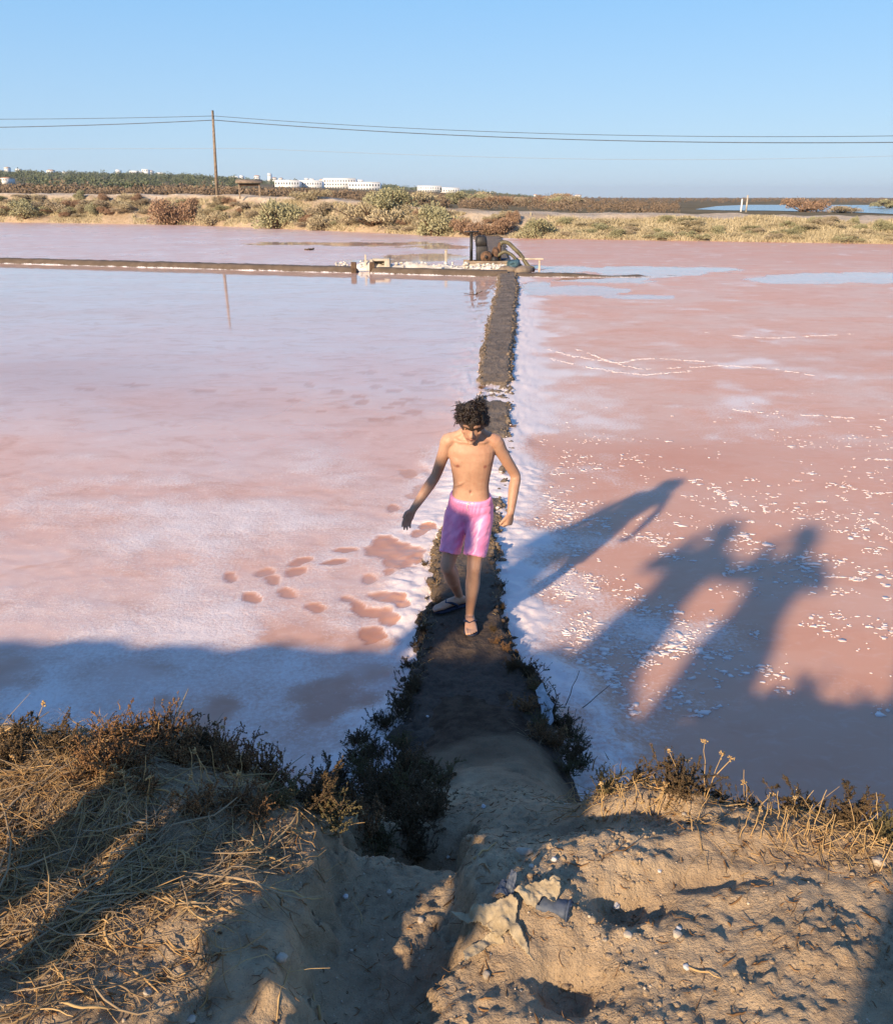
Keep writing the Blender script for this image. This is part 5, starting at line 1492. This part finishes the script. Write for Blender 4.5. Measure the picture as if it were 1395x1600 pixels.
for a in [(685, 945, .07, 'weed_brown', "yellow brown salty tuft by the boy's right foot"), (672, 915, .07, 'weed_brown', "yellow brown salty tuft left of the boy's right shin"), (665, 885, .06, 'weed_dark', "dark salty tuft left of the boy's right knee"),
          (773, 1005, .06, 'weed_brown', "rusty tuft right of the boy's front foot"), (790, 745, .07, 'weed_brown', "brown tuft behind the boy's left elbow"), (800, 670, .09, 'weed_brown', "brown tuft on the dike remnant right of the boy's head"), (752, 608, .09, 'weed_brown', "brown tuft on the dike remnant above the boy's head")]:
    weed(*a, name="salty_tuft")
# right crest
for a in [(950, 1200, .10, 'weed_olive', "olive weed at the left end of the right crest"), (1000, 1215, .10, 'weed_dark', "dark weed right of the straw tuft on the right crest"), (1060, 1235, .12, 'weed_dark', "dark leafy weed behind dry stalks on the right crest"),
          (1110, 1240, .11, 'weed_dark', "dark leafy weed below the forked dry stalk on the right crest"), (1165, 1255, .10, 'weed_dark', "dark weed mid way along the right crest"), (1255, 1255, .14, 'weed_dark', "tall dark weed beside the long leaning straw on the right crest"), (1330, 1285, .11, 'weed_dark', "dark weed near the right edge of the photo"), (1385, 1310, .10, 'weed_olive', "olive weed at the right edge of the photo")]:
    weed(*a)
# straw clumps
for a in [(60, 1260, 120, .20, 1.2, .30, "long pale straw tangle lying over the left hump near the edge"), (150, 1200, 90, .17, 1.2, .45, "bright straw tuft on the left crest"), (185, 1150, 60, .13, .7, 1.0, "upright pale grass tuft on the left crest"),
          (40, 1350, 120, .20, 1.3, .25, "golden straw tangle at the left edge half way down"), (150, 1360, 110, .17, 1.3, .3, "grey gold straw heap in the middle of the left straw"), (60, 1440, 120, .19, 1.3, .25, "straw heap at the left edge in the shadow strip"),
          (180, 1470, 110, .19, 1.4, .2, "combed straw heap pointing right below the shadow strip"), (90, 1520, 90, .18, 1.4, .2, "straw heap near the lower left corner"), (270, 1280, 80, .15, 1.2, .3, "thin straw tuft on the bare left hump"),
          (350, 1300, 70, .15, 1.3, .25, "shaded straw tuft right of the left hump"), (320, 1350, 40, .10, .8, .6, "pale little grass tuft in the shadow strip")]:
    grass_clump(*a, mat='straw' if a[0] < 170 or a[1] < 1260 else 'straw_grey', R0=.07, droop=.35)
for a in [(950, 1215, 110, .14, 1.0, .55, "bright straw tuft at the left end of the right crest"), (1010, 1225, 60, .11, 1.0, .5, "small straw tuft second on the right crest"), (1085, 1250, 60, .12, 1.3, .25, "flattened straw tuft below dry stalks"),
          (1190, 1250, 90, .13, .9, .7, "upright straw tuft mid right crest"), (1245, 1265, 70, .12, 1.0, .5, "short straw tuft by the tall dark weed"), (1170, 1320, 70, .16, 1.4, .15, "orange straw fallen in front of the right crest"),
          (1290, 1310, 70, .12, 1.0, .5, "straw tuft in front of the right crest near the edge"), (1350, 1310, 80, .13, 1.2, .35, "straw tuft at the right edge above the photographer's shadow"), (1010, 1440, 50, .07, 1.4, .2, "brown grassy scrap on the sunlit soil right of centre"),
          (840, 1150, 60, .10, 1.0, .5, "olive dry grass on the right shoulder of the path"), (610, 1130, 60, .12, .7, 1.0, "grey green grass tuft on the left shoulder of the path")]:
    grass_clump(*a, mat='straw' if a[0] > 900 else 'straw_grey', R0=.06, droop=.35)
# tall single stalks with seed heads
def stalk(u, v, h, lean, label, head=True, fork=False):
    x, y, z = nhit(u, v)
    g = np.random.default_rng(int(u + v))
    e = empty("dry_stalk", (x, y, z - .01), label, "stalk")
    t = np.linspace(0, 1, 7)
    P = np.stack([lean * h * t ** 1.4 + g.normal(0, .002, 7), g.normal(0, .02) * t, h * t], -1)
    link("stem", MB().add(*tube(P, np.linspace(.0018, .0009, 7), 5)).mesh("stem", True), M['straw'], e)
    tips = [P[-1]]
    if fork:
        q = np.stack([P[3][0] + .30 * h * t, P[3][1] + 0 * t, P[3][2] + .42 * h * t], -1)
        link("branch", MB().add(*tube(q, np.linspace(.002, .0012, 7), 5)).mesh("branch", True), M['straw'], e); tips.append(q[-1])
    if head:
        for tp in tips:
            n = 14
            link("seed_head", MB().add(*[a.reshape(-1, 3) for a in octs(np.tile(tp, (n, 1)) + g.normal(0, .003, (n, 3)), g.normal(0, .7, (n, 3)) + np.array([0, 0, .6]), g.uniform(.006, .013, n), g.uniform(.0018, .0035, n))]).mesh("seed_head"), M['straw'], e)
    return e
for a in [(1065, 1235, .15, -.35, "dry stalk with a round head leaning left, first on the right crest", True), (1080, 1235, .10, -.45, "short dry stalk leaning left beside the round headed one", True), (1078, 1225, .17, -.1, "thin upright stalk behind the leaning round headed ones", True),
          (1100, 1245, .18, -.05, "tall upright dry stalk with a knob head left of the forked one", True), (1102, 1248, .16, .25, "forked dry stalk with two feathery heads on the right crest", True, True), (1166, 1240, .13, -.05, "dry stalk with a drooping head in the middle of the right crest", True), (1172, 1240, .17, -.1, "thin bare stalk right of the drooping headed one", False),
          (1247, 1225, .16, .22, "long pale straw leaning right above the tall dark weed", False), (1290, 1230, .09, .4, "short straw leaning right near the right edge", False), (1155, 1310, .12, .12, "brown stalk in front of the right crest, leftmost of the front row", True), (1185, 1310, .10, .1, "pale stalk in the front row, second from the left", False), (1226, 1315, .12, -.1, "bent white straw stump in the front row", False), (1220, 1305, .10, .1, "short brown stalk beside the bent white straw stump", False),
          (1255, 1310, .13, .05, "thin stalk in the front row right of the white straw stump", False), (1268, 1300, .15, .15, "tall curved stalk in the front row", False), (1335, 1305, .14, -.3, "long stalk leaning left in the front row near the right edge", False), (1372, 1300, .13, -.15, "pale upright stalk at the right end of the front row", False), (940, 1180, .10, -.4, "wispy pale stalk leaning left at the start of the right crest", False),
          (902, 1160, .10, .05, "lit upright stalk right of the path shoulder", False), (888, 1165, .09, -.15, "lit split stalk on the right path shoulder", True),
          (35, 1130, .18, .15, "tall dark branched stalk at the far left of the crest", True, True), (55, 1150, .12, .35, "dark leaning stalk beside the tall branched one at the left", True), (158, 1140, .13, -.05, "broad pale grass blade standing on the left crest", False), (260, 1135, .14, .05, "yellow stalk in front of the highest weed on the left", False), (305, 1125, .10, .0, "dark knob headed stalk on the left crest", True), (322, 1140, .14, .2, "forked brown stalk on the left crest right of the knob headed one", True, True),
          (398, 1130, .10, .0, "small dark stalk on the crest left of the dark shrub", True)]:
    stalk(*a)

gs = np.random.default_rng(88)
for i in range(46):                                    # stubble of short dead stalks along the right crest
    u = gs.uniform(930, 1400); v = 1225 + (u - 930) * .19 + gs.uniform(-12, 55)
    stalk(u, v, gs.uniform(.05, .12), gs.normal(0, .3), "short dead stalk in the stubble along the right crest", bool(i % 6 == 0))["group"] = "dead stalks along the right crest"
for i in range(30):
    u = gs.uniform(0, 470); v = 1200 + gs.uniform(-10, 60)
    stalk(u, v, gs.uniform(.06, .13), gs.normal(0, .35), "short dead stalk among the straw of the left crest", bool(i % 4 == 0))["group"] = "dead stalks along the left crest"
# loose straw lying on the ground (uncountable)
def litter(name, label, n, dens, L, r, mat, seed, lift=.004):
    g = np.random.default_rng(seed)
    x = g.uniform(-1.7, 1.7, n * 6); y = g.uniform(1.25, 3.0, n * 6)
    z = hbank(x, y); U, Vv = proj(x, y, z)
    keep = g.random(n * 6) < dens(U, Vv, x, y)
    x, y = x[keep][:n], y[keep][:n]; n = len(x)
    K = 7; t = np.linspace(-.5, .5, K)
    az = g.normal(.35, .9, n) if seed != 77 else g.uniform(0, 6.28, n)
    az = az + (fbm(x, y, 2.5, 2, 160) - .5) * 3
    cv = g.normal(0, 1.3, n)
    Ls = L * g.gamma(3, .33, n)
    a = az[:, None] + cv[:, None] * t[None]
    dx = np.cumsum(np.cos(a), 1) / K * Ls[:, None]; dy = np.cumsum(np.sin(a), 1) / K * Ls[:, None]
    px = x[:, None] + dx - dx.mean(1, keepdims=True); py = y[:, None] + dy - dy.mean(1, keepdims=True)
    pz = hbank(px, py); tilt = g.normal(0, .25, n)
    pz = np.maximum(pz + lift * g.uniform(.3, 3.5, n)[:, None], (pz.mean(1) + 0)[:, None] + tilt[:, None] * t[None] * Ls[:, None] + lift)
    R = r * np.clip(g.gamma(2.2, .42, n), .3, 2.4)[:, None] * (1 - .55 * np.abs(np.linspace(-1, 1, K)) ** 3)[None]
    return tag(MB().add(*strands(np.stack([px, py, pz], -1), R, 3)).build(name, M[mat]), label, "straw", kind='stuff')
def d_left(U, Vv, x, y):
    return np.clip(np.exp(-((U - 20) / 190) ** 2) * sstep(1120, 1180, Vv) * sstep(1620, 1540, Vv) + .5 * np.exp(-((U - 260) / 170) ** 2 - ((Vv - 1330) / 110) ** 2), 0, 1) * (.25 + sstep(.42, .6, fbm(x, y, 7, 3, 163)))
litter("loose_straw", "loose golden straw strewn over the left hump", 4200, d_left, .14, .0016, 'straw', 31, .006)
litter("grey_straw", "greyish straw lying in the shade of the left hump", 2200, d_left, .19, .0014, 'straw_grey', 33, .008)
litter("fallen_straw", "fallen straw along the foot of the right crest plants", 700, lambda U, Vv, x, y: np.exp(-((Vv - (1215 + (U - 930) * .20)) / 38) ** 2) * sstep(915, 960, U), .09, .0014, 'straw', 35, .004)
litter("scattered_straw", "scattered bits of straw and twig on the bare soil", 420, lambda U, Vv, x, y: sstep(1250, 1300, Vv) * .5, .05, .0011, 'weed_brown', 77, .002)

litter("chaff", "short broken chaff and dead leaf bits matted under the straw", 7000, lambda U, Vv, x, y: np.clip(d_left(U, Vv, x, y) * .9 + .10, 0, 1), .028, .0012, 'weed_brown', 37, .001)
# gravel (uncountable) and single stones
g = np.random.default_rng(41)
n = 3600; x = g.uniform(-1.6, 1.6, n); y = g.uniform(1.3, 2.6, n); keep = fbm(x, y, 5, 3, 171) > .50; x, y = x[keep], y[keep]
r = .0010 + g.gamma(1.2, .0009, len(x)); z = hbank(x, y)
tag(MB().add(*lumps(np.stack([x, y, z - r * .3], -1), r, g)).build("gravel", M['grit']), "tiny pale gravel and clods sprinkled over the bank soil", "gravel", kind='stuff')
n = 20000; x = g.uniform(-1.6, 1.6, n); y = g.uniform(1.3, 2.9, n); keep = fbm(x, y, 5, 4, 173) > .53; x, y = x[keep], y[keep]
r = .0014 + g.gamma(1.0, .0021, len(x)); z = hbank(x, y)
me = MB().add(*lumps(np.stack([x, y, z - r * .45], -1), r, g)).mesh("soil_clods"); attr(me, 'damp', np.zeros(len(me.vertices)))
tag(link("soil_clods", me, M['soil']), "small clods of dry soil crumbled over the bank", "clods", kind='stuff')
def stone(u, v, r, mat, label, sq=(1, 1, .7)):
    x, y, z = nhit(u, v); g = np.random.default_rng(int(u * 3 + v))
    bm = bmesh.new(); bmesh.ops.create_icosphere(bm, subdivisions=2, radius=1)
    V = np.array([q.co[:] for q in bm.verts]); F = np.array([[q.index for q in f.verts] for f in bm.faces]); bm.free()
    V = V * (1 + (fbm(V[:, 0] + 3 * g.random(), V[:, 1] + V[:, 2], 1.6, 3, int(u) % 50) - .5)[:, None] * .9) * np.array(sq) * r
    V = np.round(V / (r * .45)) * r * .45 * .55 + V * .45
    V = V * .8
    tag(MB().add(V, F).build("stone", M[mat], None, False, (x, y, z + r * .25)), label, "stone")
for a in [(755, 1262, .014, 'stone_white', "white stone lying in the middle of the shaded path", (.7, 1, .7)), (817, 1332, .020, 'stone_pale', "flat tan stone slab at the top right of the gully", (1.4, .8, .5)), (866, 1344, .010, 'stone_white', "small bluish white chip right of the tan slab"),
          (540, 1403, .010, 'stone_white', "small white chip on the left shoulder of the gully"), (608, 1395, .010, 'stone_pale', "small grey pebble on the gully floor left"), (658, 1440, .014, 'stone_pale', "grey stone on the gully floor near its right wall"), (962, 1418, .013, 'stone_white', "white stone in the shaded hollow right of centre"),
          (980, 1463, .015, 'stone_pale', "pale stone just below the shaded hollow"), (1058, 1462, .016, 'stone_pale', "larger pale stone beside the grassy scrap"), (1060, 1452, .009, 'stone_white', "small white stone above the larger pale stone by the grassy scrap"), (1072, 1513, .011, 'stone_white', "small white stone on the open sunlit soil"),
          (1372, 1350, .024, 'stone_pale', "big tan stone at the right edge by the shadow"), (1030, 1362, .008, 'stone_white', "tiny white pebble at the crack on the right bank"), (830, 1355, .010, 'stone_pale', "rust tinted pebble below the tan slab"), (760, 1525, .013, 'stone_pale', "brown pebble on the right wall of the gully"), (300, 1595, .012, 'stone_pale', "pale pebble at the bottom edge left of the gully"),
          (1068, 1273, .010, 'stone_pale', "grey chip in the shade behind the right crest"), (668, 1120, .010, 'stone_white', "white chip at the left edge of the dark path"), (700, 1340, .009, 'stone_pale', "small pebble on the right rim of the dark hole"), (945, 1470, .008, 'stone_pale', "yellowish pebble below the white stone hollow"), (440, 1500, .016, 'stone_pale', "crumbly pale clod stone on the lit left shoulder of the gully"), (232, 1552, .013, 'stone_pale', "pale stone in the lower left litter")]:
    stone(*a)

# torn sacking half buried in the mound
def rag(name, u, v, poly, label, mat, cat, amp=.02, rz=0.0, lift=.012, parts=None):
    x, y, z = nhit(u, v)
    jg = np.random.default_rng(int(u))
    e = empty(name, (x, y, z), label, cat)
    for k, (nm, pl, tilt, seed) in enumerate(poly):
        pl = np.array(pl, float); n = 64
        # fill the outline with a fine grid cut along the polygon
        gx, gy = np.meshgrid(np.linspace(pl[:, 0].min(), pl[:, 0].max(), n), np.linspace(pl[:, 1].min(), pl[:, 1].max(), n))
        ins = np.zeros_like(gx, bool); j = len(pl) - 1
        for i in range(len(pl)):
            xi, yi = pl[i]; xj, yj = pl[j]
            cnd = ((yi > gy) != (yj > gy)) & (gx < (xj - xi) * (gy - yi) / (yj - yi + 1e-12) + xi)
            ins ^= cnd; j = i
        gx = gx + (fbm(gx, gy, 40, 2, seed) - .5) * .008; gy = gy + (fbm(gx, gy, 40, 2, seed + 1) - .5) * .008
        zz = (fbm(gx, gy, 28, 3, seed) - .5) * amp * 2.2 + (np.abs(fbm(gx + gy * .6, gy, 16, 2, seed + 3) - .5)) * amp * 2 + lift + gy * tilt + np.maximum(hbank(x + gx, y + gy) - z, -.018)
        F = grid_faces(n, n); m = ins.ravel()[F].all(1)
        me = MB().add(np.stack([gx, gy, zz], -1), F[m]).mesh(nm, True)
        o = link(nm, me, M[mat], e)
        sd = o.modifiers.new("t", 'SOLIDIFY'); sd.thickness = .0018
    return e
rag("torn_sacking", 800, 1455, [("sheet", [(-.16, .055), (-.11, .050), (-.05, .050), (.0, .065), (.02, .045), (.01, .015), (.035, -.02), (.05, -.075), (.02, -.04), (-.01, -.01), (-.04, -.025), (-.07, .005), (-.11, .015), (-.15, .04)], .25, 181),
                                ("strip", [(-.125, -.045), (-.07, -.012), (-.03, -.005), (-.02, -.03), (-.05, -.028), (-.09, -.06), (-.12, -.075)], .2, 187),
                                ("flap", [(.005, .07), (.05, .095), (.10, .105), (.135, .12), (.125, .07), (.105, .045), (.085, .065), (.06, .035), (.035, .05)], .15, 191)],
    "torn beige sacking half buried in the sunlit mound beside the gully", 'sacking', "sacking", .011)
rag("plastic_rag", 852, 1112, [("sheet", [(-.05, .07), (-.01, .09), (.01, .04), (.045, .0), (.03, -.03), (.0, -.09), (-.025, -.07), (-.03, 0)], .9, 195), ("scrap", [(-.01, -.04), (.03, -.03), (.035, -.09), (.005, -.1)], .5, 197)],
    "pale plastic rag caught in the weeds right of the path", 'rag', "rag", .02, lift=.05)
# broken dark blue pipe
x, y, z = nhit(860, 1412)
e = empty("broken_pipe", (x, y, z + .002), "broken piece of dark blue plastic pipe lying in the shaded hollow", "pipe", rz=-.35)
n = 18; an = np.linspace(-.5, math.pi + .5, n); r_ = .028
xx = np.linspace(-.05, .05, 8)
V = np.array([[a_ + .006 * math.sin(5 * t_ + (0 if i_ else 2)) * (i_ in (0, 7)), r_ * math.cos(t_), r_ * math.sin(t_) * .8 - .012] for i_, a_ in enumerate(xx) for t_ in an])
o = link("shell", MB().add(V, grid_faces(8, n)).mesh("shell", True), M['pipe_blue'], e); sd = o.modifiers.new("t", 'SOLIDIFY'); sd.thickness = .004
link("collar", MB().add(*tube([(.047, r_ * 1.03 * math.cos(t_), r_ * 1.03 * math.sin(t_) * .8 - .012) for t_ in an], .004, 6)).mesh("collar", True), M['pipe_blue'], e)
rag("blue_wrapper", 789, 1396, [("foil", [(-.03, -.01), (-.01, .02), (.02, .03), (.03, .0), (.01, -.02)], .3, 205), ("fold", [(.0, .0), (.02, .035), (.03, .02), (.02, -.005)], .8, 207)], "small crumpled bluish wrapper in the hollow above the sacking", 'pipe_blue', "wrapper", .014)
# a stick or two
for (u0, v0, u1, v1, r_, lb) in ((740, 1345, 775, 1318, .0035, "pale crossed twig at the lit edge of the path"), (1075, 1513, 1125, 1530, .003, "short pale stick on the sunlit soil at right"), (500, 1595, 490, 1555, .0035, "short reddish stick at the bottom edge left of the gully"), (880, 1110, 905, 1060, .003, "dark bare twig poking up beside the plastic rag"), (900, 1115, 955, 1100, .003, "dark bare twig reaching right over the brine")):
    a = np.array(nhit(u0, v0)); b = np.array(nhit(u1, v1)) if v0 > 1200 else np.array([a[0] + (u1 - u0) * .0034, a[1] + .05, a[2] + .12 + (v0 - v1) * .002])
    P_ = np.linspace(a, b, 6); P_[:, 2] = np.maximum(P_[:, 2], hbank(P_[:, 0], P_[:, 1])) + r_
    P_[1:-1] += np.random.default_rng(int(u0)).normal(0, .003, (4, 3))
    tag(MB().add(*tube(P_, np.linspace(r_, r_ * .5, 6), 6)).build("stick", M['straw' if v0 > 1200 else 'twig'], None, True), lb, "stick")
